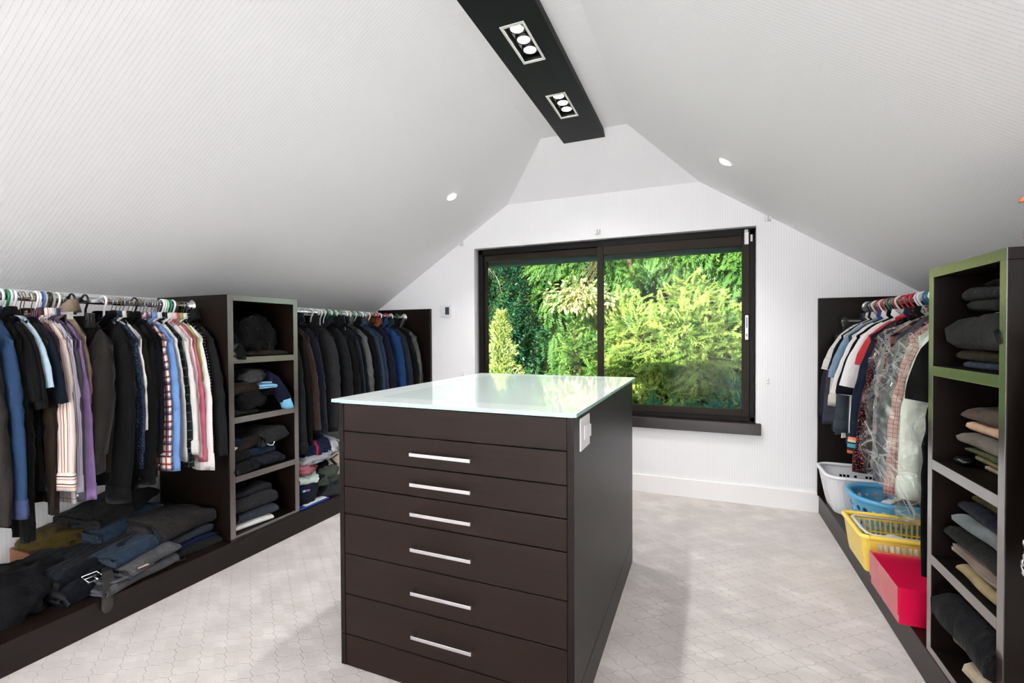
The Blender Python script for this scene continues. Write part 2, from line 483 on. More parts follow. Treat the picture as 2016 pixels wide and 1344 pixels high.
for x, z, lab in ((.414, .907, 'pair of small white wall anchors right of the window'), (-2.065, .895, 'pair of small white wall anchors left of the window')):
    b = empty('wall_anchor', (x, YB, z), lab, 'anchor')
    for dz in (.012, -.012): MB().lathe([(.009, 0), (.009, -.006), (.004, -.009)], (x, YB, z + dz), 'y', 12).build('plug', WHITE_PL, b, smooth=True)
sn = empty('alarm_sensor', (.278, YW, 1.95), 'white alarm contact sensor at the top right corner of the window', 'sensor')
MB().box(.262, .290, YW - .02, YW + .0025, 1.905, 1.995).build('sensor_body', WHITE_PL, sn, bevel=.004)
MB().box(.262, .285, YW - .024, YW + .002, 1.995, 2.012).build('end_cap', simple('sensor_grey', (190, 192, 196), .4), sn, bevel=.002)
MB().box(.302, .316, YW - .012, YW, 1.925, 1.975).build('magnet', WHITE_PL, sn, bevel=.003)

# ------------------------------------------------------------------ island
IX0, IX1, IY0, IY1, IZ = -1.284, -.3715, 1.388, 2.62, .994
isl = empty('island', ((IX0 + IX1) / 2, (IY0 + IY1) / 2, 0), 'dark espresso chest of drawers island with frosted glass top in the middle of the carpet', 'dresser')
ST = .021
MB().box(IX0, IX0 + ST, IY0, IY1, .122, IZ).box(IX0, IX0 + ST, IY0, IY1, 0, .1195).build('side_panel', WOOD_Z, isl, bevel=.001)
MB().box(IX1 - ST, IX1, IY0, IY1, .122, IZ).box(IX1 - ST, IX1, IY0, IY1, 0, .1195).build('side_panel', WOOD_Z, isl, bevel=.001)
MB().box(IX0 + ST, IX1 - ST, IY1 - .02, IY1, 0, IZ).build('back_panel', WOOD_X, isl, bevel=.001)
MB().box(IX0 + ST, IX1 - ST, IY0 + .022, IY1 - .02, .002, IZ - .002).build('carcass', GAP, isl)
G = .0018
fx0, fx1 = IX0 + ST + G, IX1 - ST - G
MB().box(fx0, fx1, IY0 + .001, IY0 + .021, .001, .120 - G).build('plinth', WOOD_X, isl, bevel=.001)
MB().box(fx0, fx1, IY0 + .001, IY0 + .021, .891 + G, IZ - .002).build('top_rail', WOOD_X, isl, bevel=.001)
zs = [.120, .274, .427, .579, .682, .785, .891]
def pull_mesh():
    m = MB(); L, pr = .118, .034
    m.box(-L, L, -pr, -pr + .006, -.006, .006)
    m.box(-L, -L + .008, -pr + .006, 0, -.006, .006).box(L - .008, L, -pr + .006, 0, -.006, .006)
    return m
pull = None
for i in range(6):
    dr = MB().box(fx0, fx1, IY0 + .001, IY0 + .021, zs[i] + G, zs[i + 1] - G).build('drawer', WOOD_X, isl, bevel=.0012)
    zc = (zs[i] + zs[i + 1]) / 2 + (.004 if i < 3 else 0)
    if pull is None:
        pull = pull_mesh().build('pull', CHROME, None, bevel=.0008); pull.parent = dr
    else:
        pull = copy_of(pull, dr)
    pull.location = Vector((-.829, IY0 + .0008, zc)) - isl.location
# glass top
def glass_top_mat():
    t = NT('frosted_glass'); s_ = t.sep(t.geo())
    ix = t.math('SUBTRACT', .335, t.math('ABSOLUTE', t.math('SUBTRACT', s_[0], -.828)))
    iy = t.math('SUBTRACT', .52, t.math('ABSOLUTE', t.math('SUBTRACT', s_[1], 2.0)))
    inn = t.mapr(t.math('MINIMUM', ix, iy), -.004, .004, 0, 1)
    col = t.mix(inn, lin((240, 250, 248)), lin((222, 236, 233)))
    t.pbr(col, .05, 0, .35, Coat_Weight=.25, Coat_Roughness=.02)
    return t.m
edge_glass = NT('glass_edge'); edge_glass.pbr(lin((168, 212, 204)), .15, 0, .5); edge_glass = edge_glass.m
gt = MB().box(IX0 - .018, IX1 + .014, IY0 - .02, IY1 + .02, 1.0, 1.012).build('glass_top', [glass_top_mat(), edge_glass], isl, bevel=.0012)
for p in gt.data.polygons:
    if abs(p.normal.z) < .5: p.material_index = 1
MB().box(IX0 + .004, IX1 - .004, IY0 + .004, IY1 - .004, .9945, .9995).build('spacer', simple('spacer_white', (225, 235, 232), .5), isl)
sw = empty('light_switch', (IX1, 1.517, .87), 'white rocker switch plate on the right side of the island', 'switch')
MB().box(IX1, IX1 + .006, 1.455, 1.580, .876, .982).build('plate', WHITE_PL, sw, bevel=.0035)
rk = MB().box(IX1 + .006, IX1 + .009, 1.497, 1.56, .907, .953).build('rocker_frame', WHITE_PL, sw, bevel=.001)
m = MB(); m.add([(IX1 + .008, 1.515, .91), (IX1 + .008, 1.555, .91), (IX1 + .008, 1.555, .95), (IX1 + .008, 1.515, .95), (IX1 + .010, 1.515, .91), (IX1 + .016, 1.555, .91), (IX1 + .016, 1.555, .95), (IX1 + .010, 1.515, .95)],
    [(0, 3, 2, 1), (4, 5, 6, 7), (0, 1, 5, 4), (1, 2, 6, 5), (2, 3, 7, 6), (3, 0, 4, 7)]); m.build('rocker', WHITE_PL, rk)

# ------------------------------------------------------------------ closets
PZ = .126
LX = -2.385      # left front
pl = empty('closet_platform', (-2.7, 1.0, 0), 'long dark wooden closet platform along the left wall', 'platform')
MB().box(LX - .02, LX, -.5, YB, 0, PZ - .018).build('front_board', WOOD_Y, pl, bevel=.001)
MB().box(KL + .002, LX + .002, -.5, YB, PZ - .018, PZ).build('top_board', WOOD_Y, pl, bevel=.0015)
RX = .727
pr = empty('closet_platform', (1.0, 2.0, 0), 'long dark wooden closet platform along the right wall', 'platform')
MB().box(RX, RX + .02, .6, YB, 0, PZ - .018).build('front_board', WOOD_Y, pr, bevel=.001)
MB().box(RX - .002, KR - .002, .6, YB, PZ - .018, PZ).build('top_board', WOOD_Y, pr, bevel=.0015)
def tower(nm, lab, side, xf, xb, y0, y1, zt, shelves, base):
    t = empty(nm, ((xf + xb) / 2, (y0 + y1) / 2, PZ), lab, 'shelf unit')
    th = .032; s_ = 1 if xb > xf else -1
    def panel(n_, ya, yb_, za, zb, edge=True):
        b = box(n_, WOOD_Z if n_ != 'shelf' else WOOD_IN, t, xf + s_ * .002, xb, ya, yb_, za, zb)
        box('edge_band', WOOD_EDGE, b, xf, xf + s_ * .002, ya, yb_, za, zb, bevel=.0006)
    panel('side_panel', y0, y0 + th, PZ, zt - th)
    panel('side_panel', y1 - th, y1, PZ, zt - th)
    panel('top_panel', y0, y1, zt - th, zt)
    panel('bottom_panel', y0 + th, y1 - th, PZ, base)
    for z in shelves: panel('shelf', y0 + th, y1 - th, z - .034, z)
    box('back_panel', WOOD_IN, t, xb - s_ * .012, xb, y0 + th, y1 - th, base, zt - th)
    return t
tower('shelf_tower', 'dark open shelf tower of four cubbyholes between the two left rods', -1, -2.400, -3.0, 1.768, 2.239, 1.478, (1.132, .80, .472), .146)
tower('shelf_tower', 'dark open shelf tower with green reflections on its edges on the right platform', 1, .727, 1.33, 1.629, 2.091, 1.472, (1.135, .811, .478), .152)
box('end_panel', WOOD_Z, None, -3.0, -2.396, 3.79, 3.815, PZ, 1.497)
tag(bpy.data.objects['end_panel'], 'dark wooden end panel of the left closet against the window wall', 'panel')
ep = box('end_panel', WOOD_Z, None, .716, 1.318, 3.79, 3.815, PZ, 1.49)
tag(ep, 'dark wooden end panel of the right closet against the window wall', 'panel')

def rod(x, z, y0, y1, lab, fl0, fl1):
    t = empty('clothes_rod', (x, (y0 + y1) / 2, z), lab, 'rod')
    MB().tube([(x, y0, z), (x, y1, z)], .0165, 20).build('tube', CHROME, t, smooth=True)
    def flange(y, s_):
        MB().lathe([(.036, y), (.036, y - s_ * .004), (.030, y - s_ * .006), (.022, y - s_ * .014), (.0175, y - s_ * .03), (.0172, y - s_ * .03)], (x, 0, z), 'y', 28).build('flange', CHROME, t, smooth=True)
    if fl0: flange(y0, -1)
    if fl1: flange(y1, 1)
ROD_L = (-2.69, 1.42); ROD_R = (.997, 1.424)
rod(*ROD_L, -.3, 1.768, 'chrome rod over the near left hanging clothes', False, True)
rod(*ROD_L, 2.239, 3.79, 'chrome rod over the far left coats', True, True)
rod(*ROD_R, 2.091, 3.79, 'chrome rod over the right hanging shirts', True, True)

# ------------------------------------------------------------------ garden outside
GZ = -2.9
struct('ground', MB().box(-26, 22, 4.6, 40, GZ - .2, GZ), simple('garden_soil', (42, 44, 26), .95))

def leaf_mat(name, c0, c1, scale=3.0, rough=.45, trans=.22):
    t = NT(name)
    nz = t.noise(t.geo(), scale, 3)
    rnd = t.n('ObjectInfo').outputs['Random']
    f_ = t.math('ADD', t.mapr(nz, .3, .7, 0, .8), t.math('MULTIPLY', rnd, .2))
    col = t.mix(f_, lin(c0), lin(c1))
    p = t.n('BsdfPrincipled'); t.set(p, 'Base Color', col); t.set(p, 'Roughness', rough); t.set(p, 'Specular IOR Level', .3)
    tl = t.n('BsdfTranslucent'); t.t.links.new(col, tl.inputs[0])
    mx = t.n('MixShader'); mx.inputs[0].default_value = trans
    t.t.links.new(p.outputs[0], mx.inputs[1]); t.t.links.new(tl.outputs[0], mx.inputs[2]); t.t.links.new(mx.outputs[0], t.out.inputs[0])
    return t.m
BARK = simple('bark', (86, 66, 50), .9)
TWIG = simple('grey_twig', (120, 112, 100), .85)

def merge(name, tv, tf, mats, material, parent):
    """one mesh out of many placed copies of a leaf template"""
    tv = np.array(tv, np.float32); V = len(tv); N = len(mats)
    M = np.array([[list(r) for r in m] for m in mats], np.float32)
    off = Vector((0, 0, 0)) if parent is None else parent.location
    co = np.einsum('nij,vj->nvi', M[:, :3, :3], tv) + M[:, None, :3, 3] - np.array(off, np.float32)
    k = len(tf[0]); F = np.array(tf, np.int32)
    idx = (F[None] + (np.arange(N) * V)[:, None, None]).reshape(-1)
    nf = N * len(tf)
    me = bpy.data.meshes.new(name)
    me.vertices.add(N * V); me.vertices.foreach_set('co', co.reshape(-1))
    me.loops.add(nf * k); me.loops.foreach_set('vertex_index', idx)
    me.polygons.add(nf); me.polygons.foreach_set('loop_start', np.arange(nf, dtype=np.int32) * k)
    me.update(calc_edges=True)
    me.materials.append(material)
    o = bpy.data.objects.new(name, me); COL.objects.link(o); o.parent = parent; o['kind'] = 'stuff'
    return o

def rhomb(vs, fs, p, d, L, wd, up):
    side = d.cross(up).normalized() * wd
    n = len(vs); up2 = up * wd * .35
    vs += [p, p + d * L * .45 + side - up2, p + d * L, p + d * L * .45 - side - up2]
    fs += [(n, n + 1, n + 2, n + 3)]

def spray_template(seed, n=9, L=1.0, wide=.34, droop=.35, fine=True):
    r = random.Random(seed); vs = []; fs = []; up = Vector((0, 0, 1))
    def ax(s): return Vector((s * L, .04 * math.sin(s * 4 + seed), -droop * s * s * L))
    for i in range(n):
        s_ = (i + .6) / n
        p = ax(s_); tdir = (ax(s_ + .02) - p).normalized()
        for sg in (-1, 1):
            ln = wide * (1 - .72 * abs(s_ - .3) ** 1.1) * r.uniform(.75, 1.15) * (1 if s_ < .85 else .7)
            a = math.radians(r.uniform(34, 50))
            d = (tdir * math.cos(a) + Vector((0, sg, 0)) * math.sin(a) + Vector((0, 0, -.25 - .2 * r.random()))).normalized()
            rhomb(vs, fs, p, d, ln, .022 if fine else .07, up)
            for q, sc_ in (((.35, .5), (.6, .42)) if fine else ()):
                for s2 in (-1, 1):
                    d2 = (d + Vector((-d.y, d.x, 0)) * s2 * .8 + Vector((0, 0, -.25))).normalized()
                    rhomb(vs, fs, p + d * ln * q, d2, ln * sc_, .016, up)
    rhomb(vs, fs, ax(.8), (ax(1.0) - ax(.8)).normalized(), .32, .03, up)
    return vs, fs
SPRAYS = [spray_template(i, droop=(.25, .45, .6)[i % 3]) for i in range(3)]
COARSE = [spray_template(i, n=5, droop=.5, fine=False) for i in range(3)]
ORIG = CAM_POS
def in_window(p):
    if p.y < YB + .3: return False
    t_ = YB / p.y
    return -2.2 < p.x * t_ < .6 and .3 < 1.25 + (p.z - 1.25) * t_ < 2.2
def frame_mat(p, x, up, s):
    x = x.normalized(); y = up.cross(x).normalized(); z = x.cross(y)
    return Matrix(((x.x * s, y.x * s, z.x * s, p.x), (x.y * s, y.y * s, z.y * s, p.y), (x.z * s, y.z * s, z.z * s, p.z), (0, 0, 0, 1)))

def conifer(nm, lab, x, y, h, rad, material, nbr, seed, size=.42, singles=150, bare=.0, droop=.5, zlo=-1.2, zhi=3.6, power=.8, group=None, tm=None):
    r = random.Random(seed); SP = tm or SPRAYS
    base = Vector((x, y, GZ))
    t = empty(nm, base, lab, 'tree', group)
    MB().tube([(x, y, GZ), (x + .03, y, GZ + h * .5), (x, y, GZ + h * .97)], [.16, .1, .02], 8).build('trunk', BARK, t, smooth=True)
    br = MB(); ms = [[], [], []]
    for i in range(nbr):
        zz = r.uniform(max(GZ + bare, zlo - .3), min(GZ + h * .98, zhi))
        k = 1 - (zz - GZ) / h
        Lb = rad * (k ** power) * r.uniform(.75, 1.12)
        ph = -math.pi / 2 + (r.gauss(0, 1.0) if r.random() < .85 else r.uniform(-math.pi, math.pi))
        dh = Vector((math.cos(ph), math.sin(ph), 0))
        p0 = Vector((x, y, zz + .25 * Lb))
        dr = droop * r.uniform(.6, 1.3)
        def bp(s): return p0 + dh * Lb * s + Vector((0, 0, .18 * Lb * s - dr * Lb * s * s))
        br.tube([bp(0), bp(.5), bp(.95)], [.022, .014, .005], 4, cap=False)
        ns = max(5, int(Lb * 8))
        for j in range(ns):
            s_ = .25 + .78 * (j + r.random()) / ns
            p = bp(s_); tg = (bp(s_ + .05) - p).normalized()
            sg = r.choice((-1, 1)) * r.uniform(.1, .9) * (1.2 - s_)
            d = (tg + Vector((-dh.y, dh.x, 0)) * sg + Vector((0, 0, r.uniform(-.35, .1)))).normalized()
            up = (Vector((0, 0, 1)) + dh * .5 + Vector((r.uniform(-.4, .4), r.uniform(-.4, .4), 0))).normalized()
            ms[r.randrange(3)].append(frame_mat(p, d, up, size * r.uniform(.6, 1.25)))
    br.build('branches', BARK, t)['kind'] = 'stuff'
    allm = [(m.translation.y + .4 * abs(m.translation.x - x), k, m) for k in range(3) for m in ms[k] if in_window(m.translation)]
    allm.sort(key=lambda q: q[0])
    near = allm[:singles]; ids = set(id(q[2]) for q in near)
    pm = {}
    for _, k, m in near:
        if k not in pm:
            me = bpy.data.meshes.new('spray'); me.from_pydata(SP[k][0], [], SP[k][1]); me.materials.append(material); pm[k] = me
        o = bpy.data.objects.new('spray', pm[k]); COL.objects.link(o); o.parent = t
        m2 = m.copy(); m2.translation = m.translation - base; o.matrix_local = m2
    for k in range(3):
        rest = [m for m in ms[k] if id(m) not in ids]
        if rest: merge('foliage', SP[k][0], SP[k][1], rest, material, t)
    return t

GOLD = leaf_mat('golden_cypress', (40, 86, 26), (184, 202, 104), 2.2)
CEDAR = leaf_mat('cedar_green', (28, 76, 32), (108, 148, 68), 1.6)
CEDAR2 = leaf_mat('cedar_deep', (22, 68, 38), (74, 122, 62), 1.6)
FAR = leaf_mat('far_green', (14, 40, 20), (34, 70, 32), 1.0)
def mound(nm, lab, x, y, lobes, material, n, size, seed, singles, hang=0.0):
    """a bushy conifer: sprays all over a set of ellipsoid lobes"""
    r = random.Random(seed); base = Vector((x, y, GZ)); t = empty(nm, base, lab, 'tree')
    tot = sum(l[3] * l[5] for l in lobes); ms = []; br = MB()
    for cx, cy, cz, rx, ry, rz in lobes:
        br.tube([(x, y, GZ), ((x + cx) / 2, (y + cy) / 2 + .1, (GZ + cz) / 2 - .2), (cx, cy, cz + rz * .5)], [.09, .06, .015], 6)
        for i in range(int(n * rx * rz / tot)):
            while True:
                v = Vector((r.gauss(0, 1), r.gauss(-.55, .9), r.gauss(.25, 1)))
                if v.length > .2: break
            v.normalize()
            k = (1 if r.random() < .7 else r.uniform(.55, .95)) * (1 + .22 * noise.noise(v * 2.2 + Vector((cx, cy, cz)) * 3))
            p = Vector((cx + v.x * rx * k, cy + v.y * ry * k, cz + v.z * rz * k))
            tan = Vector((r.gauss(0, .8), r.gauss(-.2, .5), r.gauss(.15, .5)))
            d = (v * .75 + tan * .7 + Vector((0, -.2, -1)) * hang).normalized()
            up = (v * .5 + Vector((r.gauss(0, .35), -.2, 1))).normalized()
            if abs(d.dot(up)) > .9: up = Vector((0, -1, .2)).normalized()
            ms.append((r.randrange(3), frame_mat(p - d * size * .35, d, up, size * r.uniform(.6, 1.3))))
            if i % 9 == 0: br.tube([p - d * size * .9, p, p + d * size * .4], [.010, .007, .003], 4, cap=False)
    br.build('branches', BARK, t)['kind'] = 'stuff'
    near = sorted([q for q in ms if in_window(q[1].translation)], key=lambda q: q[1].translation.y)[:singles]; ids = set(id(q) for q in near); pm = {}
    for q in near:
        k, m = q
        if k not in pm:
            me = bpy.data.meshes.new('spray'); me.from_pydata(SPRAYS[k][0], [], SPRAYS[k][1]); me.materials.append(material); pm[k] = me
        o = bpy.data.objects.new('spray', pm[k]); COL.objects.link(o); o.parent = t
        m2 = m.copy(); m2.translation = m.translation - base; o.matrix_local = m2
    for k in range(3): merge('foliage', SPRAYS[k][0], SPRAYS[k][1], [q[1] for q in ms if q[0] == k and id(q) not in ids], material, t)
    return t
mound('cypress_tree', 'bright yellow green feathery cypress filling the middle of the right window pane', -.75, 9.6,
      [(-.9, 9.3, .55, 1.0, .8, 1.1), (-.1, 9.2, .9, .8, .7, .95), (.45, 9.5, .35, .8, .7, 1.1), (-.5, 9.0, -.35, 1.3, .7, .8), (-1.35, 9.4, 1.15, .55, .5, .75), (-.3, 9.7, 1.65, .6, .5, .6), (.75, 9.6, -.5, .7, .6, .7)], GOLD, 3000, .34, 3, 300)
mound('cypress_tree', 'yellow green cypress behind the window mullion, lower than its neighbour', -2.3, 10.0,
      [(-2.3, 9.9, .5, .65, .5, 1.1), (-1.9, 9.8, -.3, .7, .5, .9), (-2.55, 9.9, -.6, .7, .5, .7)], leaf_mat('green_cypress', (44, 96, 40), (136, 168, 84), 2.2), 1100, .32, 14, 150)
conifer('cedar_tree', 'tall cedar with drooping sprays behind the top of the left pane', -3.7, 12.6, 13, 3.3, CEDAR, 90, 5, .62, 150, zlo=1.2, zhi=5.2, droop=.75)
conifer('cedar_tree', 'dark green cedar with hanging fronds low in the left pane', -3.9, 11.0, 7.2, 2.0, CEDAR2, 100, 21, .52, 120, zlo=-1.5, zhi=2.0, droop=.7)
conifer('cedar_tree', 'tall green cedar behind the top right corner of the window', 1.3, 12.2, 13, 3.6, CEDAR, 100, 8, .58, 150, zlo=-.5, zhi=5.2, droop=.6)
conifer('cedar_tree', 'tall cedar with a bare orange trunk behind the top middle of the right pane', -1.2, 13.6, 14, 3.4, CEDAR, 90, 9, .6, 150, zlo=.8, zhi=5.5, droop=.6)
mound('cedar_tree', 'bright cedar boughs hanging in front at the top of the left pane', -2.4, 11.2,
      [(-2.95, 10.3, 2.75, .75, .5, .55), (-2.25, 10.1, 2.85, .6, .5, .5), (-3.2, 10.4, 2.1, .5, .4, .45), (-1.75, 10.2, 2.4, .5, .4, .6)], CEDAR, 800, .42, 31, 150, .8)
mound('cedar_tree', 'bright cedar boughs hanging in front along the top right of the window', .9, 11.6,
      [(-.7, 10.9, 2.95, .7, .5, .5), (.15, 10.8, 2.85, .75, .5, .55), (.95, 10.6, 2.6, .7, .5, .8), (1.1, 10.6, 1.5, .55, .4, .8)], CEDAR, 1000, .42, 32, 200, .7)
k = 0
for fx, fy in ((-13, 19), (-9.8, 17.5), (-7.2, 18.5), (-4.6, 17.5), (-1.8, 18.5), (1.0, 18), (3.9, 17), (7, 18)):
    conifer('far_conifer', ('far dark conifer standing behind the garden trees, %s from the left' % ('first second third fourth fifth sixth seventh eighth'.split()[k])), fx, fy, 15, 3.6, FAR, 90, 40 + k, 1.15, 0, zlo=-2.5, zhi=7.5, droop=.5, power=.4, group='far dark conifers behind the garden', tm=COARSE)
    k += 1

LEAF = ([(0, 0, 0), (.3, .21, .05), (.72, .19, .03), (1, 0, -.08), (.72, -.19, .03), (.3, -.21, .05), (.5, 0, -.03)],
        [(0, 6, 1), (1, 6, 2), (2, 6, 3), (3, 6, 4), (4, 6, 5), (5, 6, 0)])
NARROW = ([(v[0], v[1] * .62, v[2]) for v in LEAF[0]], LEAF[1])
def bush(nm, lab, x, y, z0, shape, material, n, size, seed, tmpl=LEAF, singles=0, cat='shrub', leafup=.4, stems=8, root=None):
    """shape(r) returns (point, outward)"""
    r = random.Random(seed); base = Vector((x, y, z0))
    t = empty(nm, base, lab, cat)
    st = MB(); ms = []
    for i in range(n):
        p, out = shape(r)
        d = (out + Vector((r.gauss(0, .5), r.gauss(0, .5), r.gauss(leafup, .45)))).normalized()
        up = (Vector((0, -.6, 1)) + Vector((r.gauss(0, .5), r.gauss(0, .5), 0))).normalized()
        ms.append(frame_mat(p, d, up, size * r.uniform(.7, 1.25)))
    for i in range(stems):
        p, out = shape(r)
        q = Vector((x + r.uniform(-.1, .1), y + r.uniform(-.1, .1), z0)) if root is None else Vector(root)
        st.tube([q, (q + p) / 2 + Vector((0, 0, .15)), p], [.03 if root is None else .014, .018 if root is None else .009, .005], 5, cap=False)
    if root: st.tube([base, base.lerp(Vector(root), .5) + Vector((.1, .1, 0)), Vector(root)], [.12, .09, .05], 8)
    st.build('stems', BARK, t)['kind'] = 'stuff'
    vis = sorted([m for m in ms if in_window(m.translation)], key=lambda m: m.translation.y)[:singles]
    ids = set(id(m) for m in vis)
    if vis:
        me = bpy.data.meshes.new('leaf'); me.from_pydata(tmpl[0], [], tmpl[1]); me.materials.append(material)
        for m in vis:
            o = bpy.data.objects.new('leaf', me); COL.objects.link(o); o.parent = t
            m2 = m.copy(); m2.translation = m.translation - base; o.matrix_local = m2
    merge('foliage', tmpl[0], tmpl[1], [m for m in ms if id(m) not in ids], material, t)
    return t
def ellipsoid(cx, cy, cz, rx, ry, rz, depth=.75):
    def f(r):
        while True:
            v = Vector((r.gauss(0, 1), r.gauss(0, 1) - .5, r.gauss(0, 1)))
            if v.length > .1: break
        v.normalize(); k = r.uniform(depth, 1.03) * (1 + .16 * noise.noise(v * 2.6 + Vector((cx, cy, cz))))
        return Vector((cx + v.x * rx * k, cy + v.y * ry * k, cz + v.z * rz * k)), v
    return f
def spire(cx, cy, z0, z1, rad, tiers=7):
    def f(r):
        s_ = r.random() ** 1.15; a = r.uniform(0, 2 * math.pi)
        lobe = .72 + .28 * math.sin(s_ * tiers * 2 * math.pi) + .15 * math.sin(a * 3 + s_ * 11)
        rr = rad * (1 - s_) ** .75 * lobe * math.sqrt(r.uniform(.3, 1)) + .03
        return Vector((cx + rr * math.cos(a), cy + rr * math.sin(a), z0 + (z1 - z0) * s_)), Vector((math.cos(a), math.sin(a), .3))
    return f
IVY = leaf_mat('dark_ivy_leaf', (18, 52, 38), (44, 92, 66), 2.5, .25, .15)
VAR = leaf_mat('variegated_leaf', (150, 176, 84), (232, 226, 168), 9, .45, .4)
PALE = leaf_mat('pale_leaf', (168, 178, 110), (226, 214, 168), 3, .45, .45)
LAUREL = leaf_mat('laurel_leaf', (38, 96, 78), (74, 138, 116), 4, .22, .2)
bush('broadleaf_tree', 'dark blue green small leaved tree at the left edge of the left pane', -5.2, 10.2, GZ, ellipsoid(-5.0, 10.2, 1.2, 1.55, 1.3, 2.3), IVY, 9000, .1, 61, cat='tree', singles=150, leafup=-.3)
bush('spindle_shrub', 'pale cream variegated shrub with a pointed top in the left pane', -3.18, 7.1, GZ, spire(-3.12, 7.1, -.9, 1.62, .62), VAR, 3400, .085, 62, NARROW, singles=200, leafup=.5)
bush('spindle_shrub', 'low yellow green shrub at the foot of the pointed cream one', -3.55, 7.6, GZ, ellipsoid(-3.5, 7.6, -.1, .75, .6, .75), leaf_mat('yellow_green_leaf', (120, 168, 50), (196, 216, 110), 5), 2600, .09, 63, NARROW, singles=120)
bush('pale_tree', 'pale whitish leaved branches hanging near the window mullion', -1.3, 10.4, GZ, ellipsoid(-2.25, 9.0, 1.98, .75, .5, .34, .2), PALE, 520, .115, 64, singles=160, cat='tree', leafup=-.5, stems=9, root=(-1.5, 9.9, 3.3))
bush('laurel_bush', 'blue green glossy laurel at the bottom right corner of the window', .55, 7.2, GZ, ellipsoid(.62, 7.2, -.25, .72, .6, .85, .5), LAUREL, 1300, .13, 65, NARROW, singles=160, leafup=.8)
bush('laurel_bush', 'low laurel with upright leaves behind the glass top of the island', -2.4, 7.4, GZ, ellipsoid(-2.4, 7.4, -.35, 1.0, .5, .75, .5), LAUREL, 1300, .12, 66, NARROW, singles=120, leafup=.8)
mound('hedge_shrub', 'dark teal feathery shrub along the bottom of the right pane', -.4, 8.3,
      [(-.9, 8.1, -.75, .7, .5, .75), (-.1, 8.0, -.7, .7, .5, .8), (.6, 8.2, -.7, .6, .5, .8), (-1.7, 8.3, -.8, .7, .5, .7)], leaf_mat('teal_leaf', (16, 74, 46), (52, 122, 72), 3), 1100, .24, 67, 150)
# bare twigs
tw = MB(); r_ = random.Random(5)
tw.tube([(-5.3, 9.0, 3.6), (-4.6, 8.9, 3.15), (-4.25, 8.8, 2.75), (-4.05, 8.8, 2.5)], [.04, .03, .02, .008], 6)
for i in range(9):
    p = Vector((-4.9 + i * .1, 8.9, 3.3 - i * .09)); q = p + Vector((r_.uniform(-.2, .5), r_.uniform(-.1, .1), r_.uniform(-.5, -.1)))
    tw.tube([p, (p + q) / 2 + Vector((.03, 0, .03)), q], [.012, .008, .003], 4)
tw.tube([(-5.3, 9.0, GZ), (-5.35, 9.0, 1.0), (-5.3, 9.0, 3.6)], [.09, .07, .04], 8)
o = tw.build('bare_tree', TWIG, None, smooth=True, loc=(-5.3, 9.0, GZ)); tag(o, 'bare grey tree with twigs crossing the top left corner of the window', 'tree')

# ------------------------------------------------------------------ cloth materials
def CL(c):
    """cloth albedo from the look of the cloth under the room's bright light"""
    m = max(c); f = .42 if m < 60 else (.42 + (m - 60) / 90 * .26 if m < 150 else (.68 + (m - 150) / 90 * .14 if m < 240 else .82))
    q = lin(c); return (q[0] * f, q[1] * f, q[2] * f, 1)
def cloth(name, rgb, rough=.85, bump=.25, weave=900, sheen=.03, var=.12, pattern=None, spec=.07, fold=.0):
    t = NT(name); uv = t.uv(); s_ = t.sep(uv)
    base = CL(rgb); dark = tuple(c * (1 - 2 * var) for c in base[:3]) + (1,)
    nz = t.noise(t.obj(), 14, 3)
    col = t.mix(t.mapr(nz, .3, .7, 0, 1), base, dark)
    if pattern: col = pattern(t, s_[0], s_[1], col)
    fine = t.noise(uv, weave, 2, .7)
    col = t.mix(t.math('MULTIPLY', t.mapr(fine, .3, .7, 0, 1), .22), col, (0, 0, 0, 1)) if bump > .3 else col
    ob = t.sep(t.obj()); crease = t.noise(t.comb(t.math('MULTIPLY', ob[0], 1.5), ob[1], t.math('MULTIPLY', ob[2], .55)), 26, 3, .5)
    c2 = t.noise(t.obj(), 62, 3, .6); rid = t.math('ABSOLUTE', t.math('SUBTRACT', t.noise(t.comb(ob[0], ob[1], t.math('MULTIPLY', ob[2], .5)), 11, 2, .5), .5))
    h = t.math('ADD', t.math('MULTIPLY', fine, .05), t.math('ADD', t.math('MULTIPLY', crease, .8), t.math('ADD', t.math('MULTIPLY', c2, .22), t.math('MULTIPLY', rid, -2.2))))
    t.pbr(col, rough, 0, spec, t.bump(h, min(1, bump * 2.4), .013), Sheen_Weight=sheen, Sheen_Roughness=.5)
    return t.m
def stripes(cols, period, along='u'):
    """cols: (rgb, share) list"""
    def f(t, u, v, base):
        x = t.math('FRACT', t.math('ADD', t.math('DIVIDE', u if along == 'u' else v, period), 40.0))
        cr = t.n('ValToRGB'); cr.color_ramp.interpolation = 'CONSTANT'
        tot = sum(c[1] for c in cols); a = 0
        e = cr.color_ramp.elements
        for i, (c, sh) in enumerate(cols):
            if i < 2: q = e[i]; q.position = a / tot
            else: q = e.new(a / tot)
            q.color = CL(c); a += sh
        t.t.links.new(x, cr.inputs[0]); return cr.outputs[0]
    return f
def plaid(lines, base_rgb=None):
    """lines: (rgb, period, width share, strength)"""
    def f(t, u, v, base):
        col = CL(base_rgb) if base_rgb else base
        for rgb, per, wd, st in lines:
            for c in (u, v):
                d = t.math('ABSOLUTE', t.math('SUBTRACT', t.math('FRACT', t.math('ADD', t.math('DIVIDE', c, per), 40.3)), .5))
                m = t.mapr(d, wd * .5, wd * .5 + .02, st, 0)
                col = t.mix(m, col, CL(rgb))
        return col
    return f
